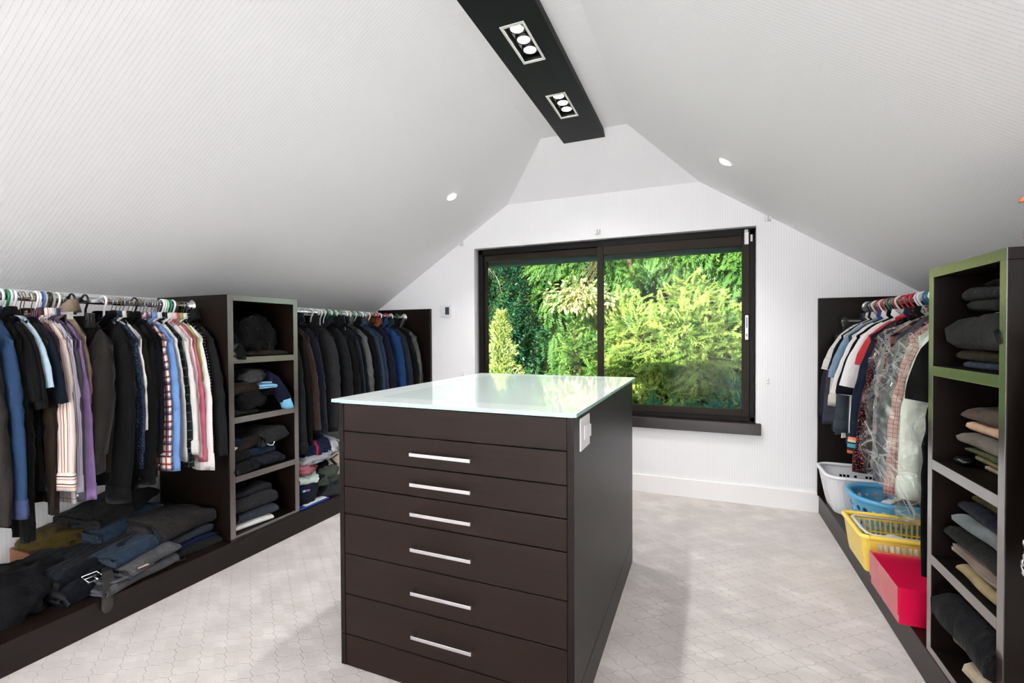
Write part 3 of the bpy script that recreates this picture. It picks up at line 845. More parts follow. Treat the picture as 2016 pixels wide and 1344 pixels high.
def dots(cols, scale, size=.32, sep=None):
    def f(t, u, v, base):
        vo = t.n('TexVoronoi'); vo.inputs['Scale'].default_value = scale
        t.t.links.new(t.comb(u, v, 0.0), vo.inputs['Vector'])
        if sep: vo.inputs['Randomness'].default_value = 0.0
        cr = t.n('ValToRGB'); cr.color_ramp.interpolation = 'CONSTANT'
        e = cr.color_ramp.elements
        for i, c in enumerate(cols):
            q = e[i] if i < 2 else e.new(0)
            q.position = i / len(cols); q.color = CL(c)
        if len(cols) == 1: e[1].color = CL(cols[0])
        rnd = t.sep(vo.outputs['Color'])[0]
        t.t.links.new(rnd, cr.inputs[0])
        m = t.mapr(vo.outputs['Distance'], size - .04, size, 1, 0)
        return t.mix(m, base, cr.outputs[0])
    return f
def heather(rgb, scale=600):
    def f(t, u, v, base):
        n_ = t.noise(t.comb(u, v, 0.0), scale, 1)
        return t.mix(t.mapr(n_, .42, .6, 0, .6), base, CL(rgb))
    return f

BUTTON_W = simple('pale_button', (226, 222, 210), .3)
BUTTON_D = simple('dark_button', (40, 30, 28), .3)
_m = {}
def CM(key, *a, **k):
    if key not in _m: _m[key] = cloth(key, *a, **k)
    return _m[key]

# ------------------------------------------------------------------ garments
HMAT = {'white': simple('hanger_white', (236, 236, 234), .3), 'green': simple('hanger_green', (14, 116, 72), .3), 'pale green': simple('hanger_pale_green', (150, 206, 170), .3),
        'blue': simple('hanger_blue', (18, 74, 160), .3), 'red': simple('hanger_red', (176, 24, 44), .3), 'black': BLACK_PL, 'steel': simple('hanger_wire', (190, 190, 192), .25, 1),
        'brass': simple('hanger_brass', (130, 104, 60), .35, 1), 'clear': simple('hanger_clear', (214, 212, 198), .15, 0, .6, Transmission_Weight=.5), 'teal': simple('hanger_teal', (20, 120, 110), .3)}
WIRE = ('steel', 'brass')
TAGM = simple('orange_paper', (232, 150, 40), .7)

def hook_path(rx, y, z, side, rr, zn):
    pts = []
    for a in (205, 180, 150, 120, 90, 60, 30, 0, -25):
        q = math.radians(a); pts.append((rx + side * rr * math.cos(q), y, z + .002 + rr * math.sin(q)))
    pts += [(rx + side * rr * .55, y, z - rr * 1.05), (rx + side * .004, y, z - rr * 1.65), (rx, y, zn + .012), (rx, y, zn)]
    return pts
def hanger(rod, y, side, col, lab, group, zn, half=.2, drop=.085, lean=0, cape=False, clip=False):
    rx, rz = rod
    t = empty('hanger', (rx, y, zn), lab, 'hanger', group)
    wire = col in WIRE; r = .0016 if wire else .0048
    rr = .0165 + r + .0035
    yy = y + lean
    hp = hook_path(rx, y, rz, side, rr, zn - (0 if clip else .016))
    MB().tube(hp, r, 6 if wire else 8).build('hook', HMAT[col], t, smooth=True)
    if clip:
        b = MB().box(rx - .16, rx + .16, y - .004, y + .004, zn - (.012 if col == 'clear' else .03), zn).build('clip_bar', HMAT[col], t, bevel=.002)
        for sx in (-.14, .14):
            if col == 'clear':
                MB().box(rx + sx - .009, rx + sx + .009, y - .008, y + .008, zn - .034, zn - .002).build('clip', HMAT[col], t, bevel=.002); continue
            MB().box(rx + sx - .016, rx + sx + .016, y - .014, y + .014, zn - .055, zn + .006).box(rx + sx - .006, rx + sx + .006, y - .018, y + .018, zn - .02, zn + .012).build('clip', HMAT[col], t, bevel=.003)
        return t
    arm = [(rx + side * s_ * half * .94, y, zn - .016 - drop * 1.04 * (abs(s_) ** 1.1)) for s_ in (-1, -.75, -.5, -.25, 0, .25, .5, .75, 1)]
    fm = MB().tube(arm, r if wire else .006, 6 if wire else 8)
    if col not in ('black',): fm.tube([arm[0], (rx, y, zn - drop - .035), arm[-1]], r if wire else .0045, 6)
    fm.build('frame', HMAT[col], t, smooth=True)
    if cape:
        MB().box(rx - .0, rx + side * .055, y - .004, y - .0035, zn - .018, zn + .012).build('paper_tag', TAGM, t)
    return t

def sleeve_mesh(rx, y, side, W, zt, zend, rX, rY, out, seed, flare=1.0, nr=20, drop=.1, tilt=0.0, amp=.006, gather=False):
    """follows the shoulder slope, turns over the shoulder and hangs down; lens shaped section with lengthwise creases"""
    L = zt - zend
    long_ = L > .35
    k0 = (W - .085) / W
    z0 = zt + drop - drop * max(0, (k0 - .3) / .7) ** 1.1
    P = [Vector((W - .10, 0, zt + drop - drop * max(0, ((W - .10) / W - .3) / .7) ** 1.1)), Vector((W + .004, 0, zt + .006)), Vector((W + out * .55 + .012, 0, zt - min(.20, L * .45))), Vector((W + out * .72 + (.0 if long_ else .02), 0, zend))]
    def B(s):
        a = 1 - s; return P[0] * a ** 3 + P[1] * 3 * a * a * s + P[2] * 3 * a * s * s + P[3] * s ** 3
    fine = [B(i / 60) for i in range(61)]; cum = [0]
    for i in range(60): cum.append(cum[-1] + (fine[i + 1] - fine[i]).length)
    tot = cum[-1]; ns = max(9, int(tot / .026)); rows = []; uvs = []; sd = Vector((seed * 1.37 % 50, seed * 2.1 % 31, 0)); q0 = 0
    p1, p2, p3 = seed * 1.9 % 6.28, seed * 3.1 % 6.28, seed * .7 % 6.28
    for i in range(ns + 1):
        s_ = i / ns; d_ = s_ * tot
        while q0 < 59 and cum[q0 + 1] < d_: q0 += 1
        f_ = (d_ - cum[q0]) / max(1e-6, cum[q0 + 1] - cum[q0])
        cpt = fine[q0].lerp(fine[q0 + 1], f_); tg = (fine[min(60, q0 + 2)] - fine[max(0, q0 - 1)]).normalized()
        nrm = Vector((-tg.z, 0, tg.x))
        if nrm.x < 0: nrm = -nrm
        kk = min(1, d_ / .13); grow = math.sin(kk * math.pi / 2) ** .9
        taper = 1 - (1 - flare) * s_
        if gather and s_ > .9: taper *= 1 - .20 * ((s_ - .9) / .1)
        a_ = .014 + (rX - .014) * grow * taper if kk < 1 else rX * taper
        b_ = (.010 + (rY - .010) * grow) * (1 - .15 * s_)
        elbow = math.exp(-((s_ - .5) / .16) ** 2) if long_ else .4
        bend = .010 * math.sin(s_ * math.pi) * noise.noise(Vector((seed * .37, 1.2, 3)))
        row = []; uvr = []
        for k2 in range(nr):
            an = 2 * math.pi * k2 / nr
            ca, sa = math.cos(an), math.sin(an)
            q = Vector((ca * 1.1, sa * 1.1 + seed, cpt.z * 5))
            nz = noise.noise(q + sd)
            cre = .55 * math.cos(3 * an + p1 + 2.4 * noise.noise(Vector((cpt.z * 3.2, seed, 1)))) + .35 * math.cos(5 * an + p2 + 3 * noise.noise(Vector((cpt.z * 4.5, seed, 7))))
            el = math.sin(cpt.z * 62 + 3 * ca + p3 + 5 * noise.noise(q * .8)) * elbow * .55
            d = amp * min(1, d_ / .16) * (nz * .9 + cre * .8 + el)
            X = (a_ + d * .8) * ca
            Y = (b_ + d * .9) * sa * (.62 + .38 * abs(sa))
            pt = cpt + nrm * (X - a_ * .9 + .004)
            row.append((rx + side * (pt.x + bend), y + tilt * s_ + Y, pt.z)); uvr.append((an * (rX + rY) * .55, cpt.z + (1 - kk) * .0))
        rows.append(row); uvs.append(uvr)
    m = MB(); m.grid(rows, closed=True, uv=uvs)
    return m, rows[-1], 0

def body_mesh(rx, y, side, W, zn, drop, zh, T, seed, wide=1.05, amp=.012, nu=13, nv=13, neck=.3):
    rows = []; uvs = []
    k1, ph = 2.0 + (seed % 3) * .6, seed * 1.7
    us = [-math.cos(math.pi * i / (nu - 1)) for i in range(nu)]
    ring = [(u_, -1) for u_ in us] + [(u_, 1) for u_ in us[-2:0:-1]]
    for i in range(nv + 1):
        v = i / nv
        row = []; uvr = []
        hw = W * (1 + (wide - 1) * v) * (1 - .05 * math.sin(math.pi * min(1, v * 2.2)))
        th = T * (.35 + .65 * min(1, v * 4))
        for u_, s_ in ring:
            au = abs(u_)
            zt = zn - (0 if au < neck else drop * ((au - neck) / (1 - neck)) ** 1.1)
            z = zt - v * (zt - zh)
            c = amp * v ** .7 * math.sin(k1 * math.pi * u_ + ph + 1.5 * v) + amp * .6 * noise.noise(Vector((u_ * 3, v * 1.5, seed)))
            y_ = c + s_ * th * math.sqrt(max(0, 1 - u_ * u_)) ** .7
            if v == 0 and au < neck: y_ = s_ * .03 * math.sqrt(1 - (au / neck) ** 2)
            X = hw * u_ + .006 * noise.noise(Vector((v * 4, u_, seed + 9)))
            row.append((rx + side * X, y + y_, z + (.01 * math.sin(u_ * 4 + ph) if v == 1 else 0))); uvr.append((hw * u_ + (.5 if s_ > 0 else 0), z))
        rows.append(row); uvs.append(uvr)
    return MB().grid(rows, closed=True, uv=uvs)

def collar_mesh(rx, y, side, zn, h, front, spread=.022, w=.068, dy=.034):
    rows = []; n = 20; uvs = []
    for kind in range(4):
        row = []; uvr = []
        for i in range(n + 1):
            a = math.radians(-90 + 14 + (360 - 28) * i / n)       # opening at -90 deg (front)
            fr = max(0, math.cos(math.radians(-90) - a)) ** 2      # 1 at front
            zz = zn - .004 - .045 * fr * (1 if kind in (0, 1) else 1)
            h_ = h * (1 - .6 * fr); e = [(0, -.004), (-.003, h_), (.006, h_ * .98), (spread * (.55 + .45 * fr), h * .1 - .03 * fr)][kind]
            row.append((rx + side * (w + e[0]) * math.cos(a), y + front * (dy + e[0]) * math.sin(a) * -1 * -1, zz + e[1] + .01)); uvr.append((i * .02, e[1]))
        rows.append(row); uvs.append(uvr)
    return MB().grid(rows, uv=uvs)

SEED = [100]
def garment(nm, lab, cat, group, rod, side, y, mat, hang, kind='shirt', zc=.6, zh=None, W=.215, zn=1.335, drop=.10, sl='long', rX=.062, rY=.022, T=.020, out=.075, flare=.68,
            collar='shirt', cuff=None, cuff_mat=None, front=1, amp=.0095, hlab=None, hgroup=None, cape=False, collar_mat=None, buttons=None, both=True, tilt=0.0, clip=False, cuffh=.062, amp_b=.016, hcape=None):
    SEED[0] += 1; sd = SEED[0]
    rx = rod[0]
    if zh is None: zh = zc + .03 if sl == 'long' else .62
    t = empty(nm, (rx, y, zn), lab, cat, group)
    body_mesh(rx, y, side, W, zn, drop, zh, T, sd, amp=amp_b).build('body', mat, t, smooth=True)
    zt = zn - drop
    if sl:
        end = zc if cuff is None else zc + cuffh
        for s2 in ((1, -1) if both else (1,)):
            o_ = out if s2 == 1 else out * .45
            m, last, xe = sleeve_mesh(rx, y, side * s2, W, zt, end, rX, rY, o_, sd + (0 if s2 == 1 else .5), flare, drop=drop, amp=amp, tilt=tilt, gather=(cuff == 'rib'))
            sv = m.build('sleeve', mat, t, smooth=True)
            if cuff:
                c = [sum(p[i] for p in last) / len(last) for i in range(3)]
                rows = []; uvs = []
                f0, f1 = (1.10, 1.16) if cuff == 'shirt' else (1.03, .98)
                for kx, (f_, dz) in enumerate(((.9, 0.012), (f0, .006), (f1, -cuffh * .5), (f1, -cuffh), (f1 - .06, -cuffh + .002), (f1 - .1, -.01))):
                    rows.append([(c[0] + (p[0] - c[0]) * f_, c[1] + (p[1] - c[1]) * f_ + (tilt * .1), c[2] + dz + (p[2] - c[2]) * (1 if dz > 0 else .4)) for p in last])
                    uvs.append([(2 + k_ * .02, dz) for k_ in range(len(last))])
                cu = MB().grid(rows, closed=True, uv=uvs).build('cuff', cuff_mat or mat, sv, smooth=True)
                if cuff == 'shirt' and s2 == 1 and buttons:
                    bx = c[0] + side * s2 * .012
                    by = min(p[1] for p in last) * 1.0
                    MB().lathe([(.0055, 0), (.0055, -.002), (.002, -.003)], (bx, c[1] + (by - c[1]) * 1.16 - .0008, c[2] - cuffh * .55), 'y', 10).build('button', buttons, sv, smooth=True)
    if collar == 'shirt': collar_mesh(rx, y, side, zn, .036, front).build('collar', collar_mat or mat, t, smooth=True, solid=.002)
    elif collar == 'coat': collar_mesh(rx, y, side, zn, .062, front, .03, .075, .042).build('collar', collar_mat or mat, t, smooth=True, solid=.004)
    elif collar == 'stand': collar_mesh(rx, y, side, zn, .06, front, .004, .066, .044).build('collar', collar_mat or mat, t, smooth=True, solid=.004)
    elif collar == 'rib':
        MB().tube([(rx + side * .075 * math.cos(a), y + .032 * math.sin(a), zn - .008 - .012 * math.sin(a)) for a in [2 * math.pi * i / 20 for i in range(21)]], .009, 6).build('neckband', collar_mat or mat, t, smooth=True)
    if hang:
        hanger(rod, y, side, hang, hlab or ('%s hanger carrying the %s' % (hang + (' wire' if hang in WIRE else ' plastic'), lab.split(',')[0])), hgroup, zn + (.012 if collar != 'rib' else .0), W - .012, drop + .005, cape=bool(cape), clip=clip)
    return t

NEAR_L, FAR_L, RIGHT_L = [], [], []
def near_of(lst, y):
    q = min(lst, key=lambda g: abs(g[0] - y)); return ('just behind the ' if y > q[0] else 'just before the ') + q[1]
NEAR, FARL, RIGHT = 'clothes on the near left rod', 'coats on the far left rod', 'shirts on the right rod'
HN, HF, HR = 'hangers on the near left rod', 'hangers on the far left rod', 'hangers on the right rod'

blk = CM('black_cotton', (17, 17, 18)); blk2 = CM('black_twill', (22, 22, 23), weave=500); char = CM('charcoal_wool', (52, 50, 49)); navy = CM('navy_cotton', (19, 27, 40))
whitec = CM('white_cotton', (234, 230, 226), var=.04); cream = CM('cream_cotton', (224, 218, 206), var=.05)
def G1(y, lab, mat, hang, **k):
    nm = k.pop('nm', 'shirt'); cat = k.pop('cat', 'shirt')
    short = k.pop('short'); NEAR_L.append((y, short))
    garment(nm, lab, cat, NEAR, ROD_L, 1, y, mat, hang, hlab=('%s hanger holding the %s' % (hang + (' wire' if hang in WIRE else ' plastic'), short)), hgroup=HN, **k)

G1(.845, 'navy heavy sweater at the left edge, hem below the other sleeves', CM('navy_knit', (24, 30, 44), bump=.4, weave=260), 'white', short='heavy navy sweater at the left edge', nm='sweater', cat='sweater', zc=.45, rX=.075, rY=.03, collar='rib', cuff='rib')
G1(.893, 'charcoal brown blazer sleeve at the left edge on a red hanger', CM('charcoal_brown', (66, 62, 59)), 'red', short='charcoal brown blazer', nm='blazer', cat='jacket', zc=.542, rX=.07, rY=.028, collar='coat', flare=.78)
G1(.942, 'denim blue long sleeved shirt with purplish blue cuff', CM('chambray', (44, 76, 108), pattern=heather((58, 74, 120))), 'white', short='denim blue shirt', zc=.554, rX=.07, rY=.030, cuff='shirt', cuff_mat=CM('purple_blue', (70, 82, 124)), buttons=BUTTON_D, flare=.74)
G1(.965, 'black chunky knit sweater with long sleeve beside the denim blue shirt', CM('black_knit', (24, 24, 25), bump=.45, weave=220), 'white', short='black chunky knit', nm='sweater', cat='sweater', zc=.45, rX=.055, rY=.022, out=.05, collar='rib', cuff='rib')
G1(.988, 'black polo shirt whose white hanger shows at the open neck', blk, 'white', short='black polo', zc=1.0, sl='long', rX=.075, rY=.022, collar='shirt', out=.055, flare=1.0, zh=.6)
G1(1.004, 'black short sleeved tee with the widest drooping sleeve', blk2, 'green', short='wide sleeved black tee', nm='tee_shirt', cat='t-shirt', zc=.968, rX=.085, rY=.026, out=.07, flare=1.1, collar='rib', zh=.62)
G1(1.026, 'pale ice blue short sleeved tee', CM('ice_blue', (176, 200, 214), var=.05), 'white', short='pale ice blue tee', nm='tee_shirt', cat='t-shirt', zc=1.05, rX=.07, rY=.018, out=.07, flare=1.08, collar='rib', zh=.98)
G1(1.117, 'white shirt with a fine red dashed line grid', CM('white_red_grid', (228, 226, 226), var=.04, pattern=plaid([((190, 60, 70), .035, .06, .8)])), 'blue', short='white shirt with red dashes', zc=.60, rX=.045, rY=.016, out=.045, zh=.55, W=.205, cuff='shirt')
G1(1.056, 'deep navy short sleeved tee in front of the striped shirts', CM('deep_navy', (20, 33, 48)), 'brass', short='deep navy tee', nm='tee_shirt', cat='t-shirt', zc=.985, rX=.085, rY=.022, out=.095, flare=1.1, collar='rib', zh=.84)
G1(1.045, 'dark brown ribbed knit cardigan with long sleeve', CM('brown_knit', (58, 46, 38), bump=.5, weave=200), 'steel', short='dark brown cardigan', nm='cardigan', cat='sweater', zc=.53, rX=.04, rY=.020, out=.045, collar='rib', cuff='rib')
G1(1.081, 'burgundy pinstriped shirt among the striped shirts', CM('burgundy_pin', (66, 38, 50), pattern=stripes([((66, 38, 50), 3), ((150, 120, 130), 1)], .008)), 'brass', short='burgundy pinstriped shirt', zc=.62, rX=.04, rY=.016, out=.03, cuff='shirt')
multi = CM('multi_stripe', (232, 222, 208), var=.03, pattern=stripes([((236, 226, 214), 5), ((196, 110, 90), 1.2), ((236, 226, 214), 2.5), ((150, 116, 90), 1.6), ((238, 228, 216), 4), ((206, 140, 60), .8), ((92, 70, 66), 1.0), ((230, 200, 196), 2.6), ((150, 120, 160), .8), ((238, 228, 216), 3), ((126, 84, 64), 1.4)], .075))
G1(1.104, 'cream shirt with brown, orange and pink stripes and wide turned cuff', multi, 'white', short='multicoloured striped shirt', zc=.625, rX=.105, rY=.030, out=.12, flare=1.0, tilt=-.03, cuff='shirt', buttons=BUTTON_W, cuff_mat=CM('multi_cuff', (232, 222, 208), var=.03, pattern=stripes([((236, 226, 214), 5), ((196, 110, 90), 1.2), ((236, 226, 214), 2.5), ((92, 70, 66), 1.6)], .03, 'v')))
G1(1.125, 'lavender and white fine striped shirt', CM('lavender_stripe', (214, 210, 224), pattern=stripes([((220, 216, 228), 2), ((128, 116, 164), 1)], .011)), 'clear', short='lavender striped shirt', zc=.60, rX=.055, rY=.018, out=.065, cuff='shirt')
G1(1.140, 'mid grey shirt with two pale cuff buttons', CM('mid_grey', (92, 92, 98)), 'black', short='mid grey shirt', zc=.555, rX=.05, rY=.018, out=.06, cuff='shirt', buttons=BUTTON_W)
G1(1.156, 'soft purple long sleeved shirt', CM('purple_cotton', (134, 108, 154)), 'brass', short='soft purple shirt', zc=.558, rX=.055, rY=.020, out=.085, cuff='shirt', flare=.7)
G1(1.185, 'taupe beige jacket with a turned up collar', CM('taupe', (146, 128, 112)), 'steel', short='taupe jacket', nm='jacket', cat='jacket', zc=.78, zn=1.35, W=.19, rX=.055, rY=.024, out=.05, collar='coat', zh=.7, flare=.8)
hanger(ROD_L, 1.222, 1, 'black', 'black plastic clip hanger in front of the brown sweatshirt', HN, 1.345, clip=True)
G1(1.272, 'dark brown grey sweatshirt with ribbed cuff, its front open to view', CM('sweatshirt', (54, 49, 45), bump=.2, sheen=.08), 'black', short='brown grey sweatshirt', nm='sweatshirt', cat='sweater', zc=.66, rX=.088, rY=.050, T=.035, out=.085, flare=.72, collar='rib', cuff='rib', zh=.63, zn=1.31, cuffh=.075, tilt=-.085)
G1(1.345, 'long black shirt with buttoned cuff after the brown sweatshirt', CM('black_poplin', (24, 24, 25)), 'white', short='long black shirt after the sweatshirt', zc=.508, rX=.082, rY=.034, T=.03, out=.095, flare=.85, cuff='shirt', buttons=BUTTON_D, tilt=-.065)
G1(1.375, 'navy patterned thin shirt hemmed between black ones', CM('navy_pattern', (38, 48, 74), pattern=dots([(92, 108, 140)], 160, .4)), 'steel', short='navy patterned shirt', zc=.62, rX=.04, rY=.014, out=.035, cuff='shirt')
G1(1.392, 'white shirt showing between the black shirts', whitec, 'steel', short='white shirt between black ones', zc=.70, rX=.055, rY=.015, out=.05, cuff='shirt', W=.21)
G1(1.410, 'very dark olive green shirt', CM('dark_olive', (40, 38, 26)), 'brass', short='dark olive shirt', zc=.58, rX=.055, rY=.016, out=.06, cuff='shirt')
G1(1.446, 'black shirt with the lowest cuff, before the navy sweater', blk, 'steel', short='low cuffed black shirt', zc=.556, rX=.075, rY=.030, T=.026, out=.09, flare=.85, cuff='shirt', buttons=BUTTON_D, tilt=-.055)
G1(1.478, 'blue black pullover with plain cuff above the orange checked cuff', CM('blue_black', (17, 21, 30)), 'black', short='blue black pullover', nm='sweater', cat='sweater', tilt=-.045, zc=.69, rX=.078, rY=.026, out=.085, flare=.8, collar='rib', cuff='rib', cape='tag')
G1(1.500, 'white, orange and navy checked shirt', CM('orange_check', (238, 230, 222), var=.03, pattern=plaid([((222, 112, 50), .036, .34, .9), ((34, 48, 96), .036, .12, .9), ((40, 56, 104), .072, .22, .7)])), 'brass', short='orange checked shirt', tilt=-.035, zc=.600, rX=.08, rY=.018, out=.095, flare=.85, cuff='shirt', buttons=BUTTON_W)
G1(1.530, 'cornflower blue long sleeved shirt', CM('cornflower', (112, 150, 206)), 'steel', short='cornflower blue shirt', tilt=-.035, zc=.592, rX=.075, rY=.026, out=.10, flare=.85, cuff='shirt', buttons=BUTTON_D)
G1(1.552, 'slim white shirt beside the cornflower blue one', CM('white_fine', (230, 226, 222), var=.03), 'steel', short='slim white shirt', zc=.62, rX=.055, rY=.015, out=.065, cuff='shirt')
G1(1.575, 'dark green and black tartan shirt with white lines', CM('dark_tartan', (24, 32, 36), pattern=plaid([((190, 200, 200), .045, .03, .75), ((30, 54, 54), .045, .4, .5)])), 'steel', short='dark tartan shirt', zc=.588, rX=.06, rY=.020, out=.08, cuff='shirt', buttons=BUTTON_D)
G1(1.606, 'white shirt with long full sleeve on a white hanger', whitec, 'white', short='full sleeved white shirt', tilt=-.02, zc=.650, rX=.075, rY=.026, out=.10, flare=.8, cuff='shirt')
G1(1.628, 'pale pink and white striped shirt', CM('pale_pink_stripe', (226, 196, 200), pattern=stripes([((236, 216, 216), 2), ((214, 150, 164), 1)], .012)), 'pale green', short='pale pink striped shirt', zc=.62, rX=.05, rY=.016, out=.06, cuff='shirt')
G1(1.645, 'rose pink shirt among the white shirts', CM('rose_pink', (196, 106, 124)), 'green', short='rose pink shirt', zc=.598, rX=.058, rY=.018, out=.085, cuff='shirt', flare=.74)
G1(1.662, 'lime green thin shirt', CM('lime', (176, 186, 96)), 'white', short='lime green shirt', zc=.66, rX=.045, rY=.014, out=.045, cuff='shirt')
G1(1.682, 'white shirt with a broad square cuff near the shelf tower', CM('bright_white', (240, 236, 233), var=.02), 'brass', short='broad cuffed white shirt', tilt=-.02, zc=.552, rX=.078, rY=.024, out=.115, flare=.95, cuff='shirt', cuffh=.08)
G1(1.704, 'black shirt with white polka dots', CM('polka', (18, 18, 20), pattern=dots([(226, 226, 226)], 60, .17, True)), 'brass', short='polka dot shirt', zc=.66, rX=.05, rY=.016, out=.04, cuff='shirt')
G1(1.733, 'charcoal coat with thick sleeve, last before the shelf tower', CM('charcoal_coat', (40, 40, 42)), 'steel', short='last charcoal coat', nm='coat', cat='coat', zc=.612, rX=.076, rY=.024, out=.115, flare=.85, W=.23, collar='coat', zh=.6)
for yy, c in ((.918, 'brass'), (1.013, 'white'), (1.046, 'brass'), (1.096, 'white'), (1.118, 'clear'), (1.17, 'white'), (1.425, 'steel'), (1.465, 'steel'), (1.515, 'steel'), (1.564, 'steel'), (1.59, 'steel'), (1.617, 'white'), (1.674, 'brass'), (1.716, 'steel')):
    hanger(ROD_L, yy, 1, c, '%s hanger squeezed in %s' % (c + (' wire' if c in WIRE else ' plastic'), near_of(NEAR_L, yy)), HN, 1.325, .13, .07)
hanger(ROD_L, 1.152, 1, 'clear', 'clear plastic clip hanger behind the soft purple shirt', HN, 1.36, clip=True)

def G2(y, lab, mat, hang, short, **k):
    FAR_L.append((y, short))
    nm = k.pop('nm', 'jacket'); cat = k.pop('cat', 'jacket')
    d = dict(zc=.56, rX=.075, rY=.030, T=.028, out=.085, flare=.78, W=.225, collar='coat', zh=.55); d.update(k)
    garment(nm, lab, cat, FARL, ROD_L, 1, y, mat, hang, hlab=('%s hanger holding the %s' % (hang + (' wire' if hang in WIRE else ' plastic'), short)), hgroup=HF, **d)
G2(2.292, 'faded black denim coat nearest the shelf tower', CM('washed_black', (34, 35, 38), pattern=heather((64, 66, 70), 300)), 'black', 'faded black denim coat', nm='coat', cat='coat', zc=.49, cuff='shirt', rY=.03)
G2(2.345, 'plain black wool coat next to the brown suede one', CM('black_wool', (21, 21, 23)), 'black', 'plain black wool coat', nm='coat', cat='coat', zc=.53, rY=.03)
G2(2.402, 'brown suede jacket beside the black coats', CM('brown_suede', (66, 46, 38), sheen=.2), 'brass', 'brown suede jacket', zc=.62, out=.11)
G2(2.475, 'navy corduroy jacket behind the brown suede', CM('navy_cord', (24, 28, 40), sheen=.12, pattern=stripes([((22, 26, 38), 1), ((36, 42, 58), 1)], .006)), 'steel', 'navy corduroy jacket', zc=.58, rY=.036, T=.035)
G2(2.63, 'dark grey technical jacket with stand up collar and orange zip pull', CM('tech_grey', (52, 52, 55), rough=.6), 'white', 'dark grey technical jacket', zc=.60, rX=.082, rY=.05, T=.04, collar='stand', tilt=-.03)
G2(2.755, 'slate black soft jacket behind the technical one', CM('slate_black', (38, 40, 45)), 'white', 'slate black jacket', rY=.042, tilt=-.02)
G2(2.82, 'black hooded jacket with rounded hood seam', CM('black_soft', (24, 24, 26)), 'white', 'black hooded jacket', collar='stand', rY=.03)
G2(2.875, 'dark jacket with pale blue piping down the sleeve', CM('piped', (32, 36, 42), pattern=stripes([((32, 36, 42), 10), ((150, 176, 205), .7)], .12)), 'white', 'jacket with pale piping', rY=.024)
G2(2.92, 'blue black fleece jacket', CM('fleece', (24, 28, 36), bump=.4, weave=150), 'green', 'blue black fleece', rY=.03)
G2(2.99, 'grey jacket with a silvery sheen', CM('silver_grey', (74, 76, 80), rough=.45, spec=.5), 'white', 'silvery grey jacket', rX=.085, rY=.04, tilt=-.02, collar='stand')
G2(3.065, 'black jacket with a wide turned collar', CM('black_gab', (22, 22, 24)), 'green', 'wide collared black jacket', rY=.034)
G2(3.125, 'blue grey denim jacket', CM('blue_grey_denim', (50, 66, 82), pattern=heather((78, 96, 112), 380)), 'green', 'blue grey denim jacket', rY=.03, cuff='shirt')
G2(3.175, 'steel blue overshirt between two jackets', CM('steel_blue', (48, 72, 98)), 'white', 'steel blue overshirt', rY=.024, collar='shirt', nm='shirt', cat='shirt')
G2(3.265, 'dark violet navy sweater with a grey yoke', CM('violet_navy', (36, 36, 56)), 'white', 'violet navy sweater', nm='sweater', cat='sweater', rY=.034, collar='rib', cuff='rib')
G2(3.335, 'tan brown leather waistcoat', CM('tan_leather', (124, 74, 42), rough=.5), 'brass', 'tan leather waistcoat', nm='waistcoat', cat='waistcoat', sl=None, W=.17, rY=.02, T=.02)
G2(3.42, 'royal blue jacket near the end panel', CM('royal_blue', (26, 64, 116), rough=.6), 'white', 'royal blue jacket', rX=.085, rY=.044, tilt=-.02)
G2(3.505, 'slate blue jacket beside the royal blue one', CM('slate_blue', (48, 58, 74)), 'red', 'slate blue jacket', rY=.036)
G2(3.58, 'black zip jacket beside the leather jacket', CM('black_zip', (21, 22, 24)), 'white', 'black zip jacket', rY=.03)
G2(3.67, 'shiny black crinkled leather jacket by the end panel', CM('black_leather', (22, 23, 26), rough=.32, spec=.6, bump=.6), 'green', 'shiny black leather jacket', rX=.085, rY=.04, amp=.009)
for yy, c in ((2.55, 'steel'), (2.69, 'white'), (2.72, 'white'), (2.785, 'green'), (2.85, 'green'), (2.95, 'steel'), (3.03, 'white'), (3.095, 'white'), (3.15, 'brass'), (3.22, 'steel'), (3.37, 'red'), (3.46, 'steel'), (3.54, 'steel'), (3.73, 'steel')):
    hanger(ROD_L, yy, 1, c, '%s hanger squeezed in %s' % (c + (' wire' if c in WIRE else ' plastic'), near_of(FAR_L, yy)), HF, 1.325, .13, .07)
# zip pull
# ---- right rod
def G3(y, lab, mat, hang, short, **k):
    RIGHT_L.append((y, short))
    nm = k.pop('nm', 'shirt'); cat = k.pop('cat', 'shirt')
    d = dict(zc=.62, rX=.066, rY=.026, T=.024, out=.08, flare=.76, W=.217, zh=.60); d.update(k)
    garment(nm, lab, cat, RIGHT, ROD_R, -1, y, mat, hang, hlab=('%s hanger holding the %s' % (hang + (' wire' if hang in WIRE else ' plastic'), short)), hgroup=HR, **d)
G3(3.66, 'dark grey long sleeved shirt, farthest from the room on the right rod', CM('dark_grey_r', (62, 62, 72)), 'steel', 'farthest dark grey shirt', zc=.70, cuff='shirt', out=.10)
G3(3.60, 'steel grey shirt with pale blue hem showing beneath the short sleeves', CM('steel_grey', (84, 88, 102)), 'steel', 'steel grey shirt with blue hem', zc=.66, cuff='shirt')
G3(3.54, 'white short sleeved shirt with a beige windowpane check', CM('windowpane', (228, 224, 218), var=.03, pattern=plaid([((176, 164, 148), .06, .035, .8)])), 'steel', 'windowpane checked shirt', zc=1.02, flare=1.05, rX=.08, out=.09, zh=.7)
G3(3.49, 'navy short sleeved polo behind the light blue tee', navy, 'white', 'navy polo', zc=1.02, flare=1.05, rX=.07, out=.06, zh=.68)
G3(3.44, 'light cream shirt hanging behind the light blue tee', cream, 'red', 'light cream shirt', zc=.80, rX=.06, cuff='shirt')
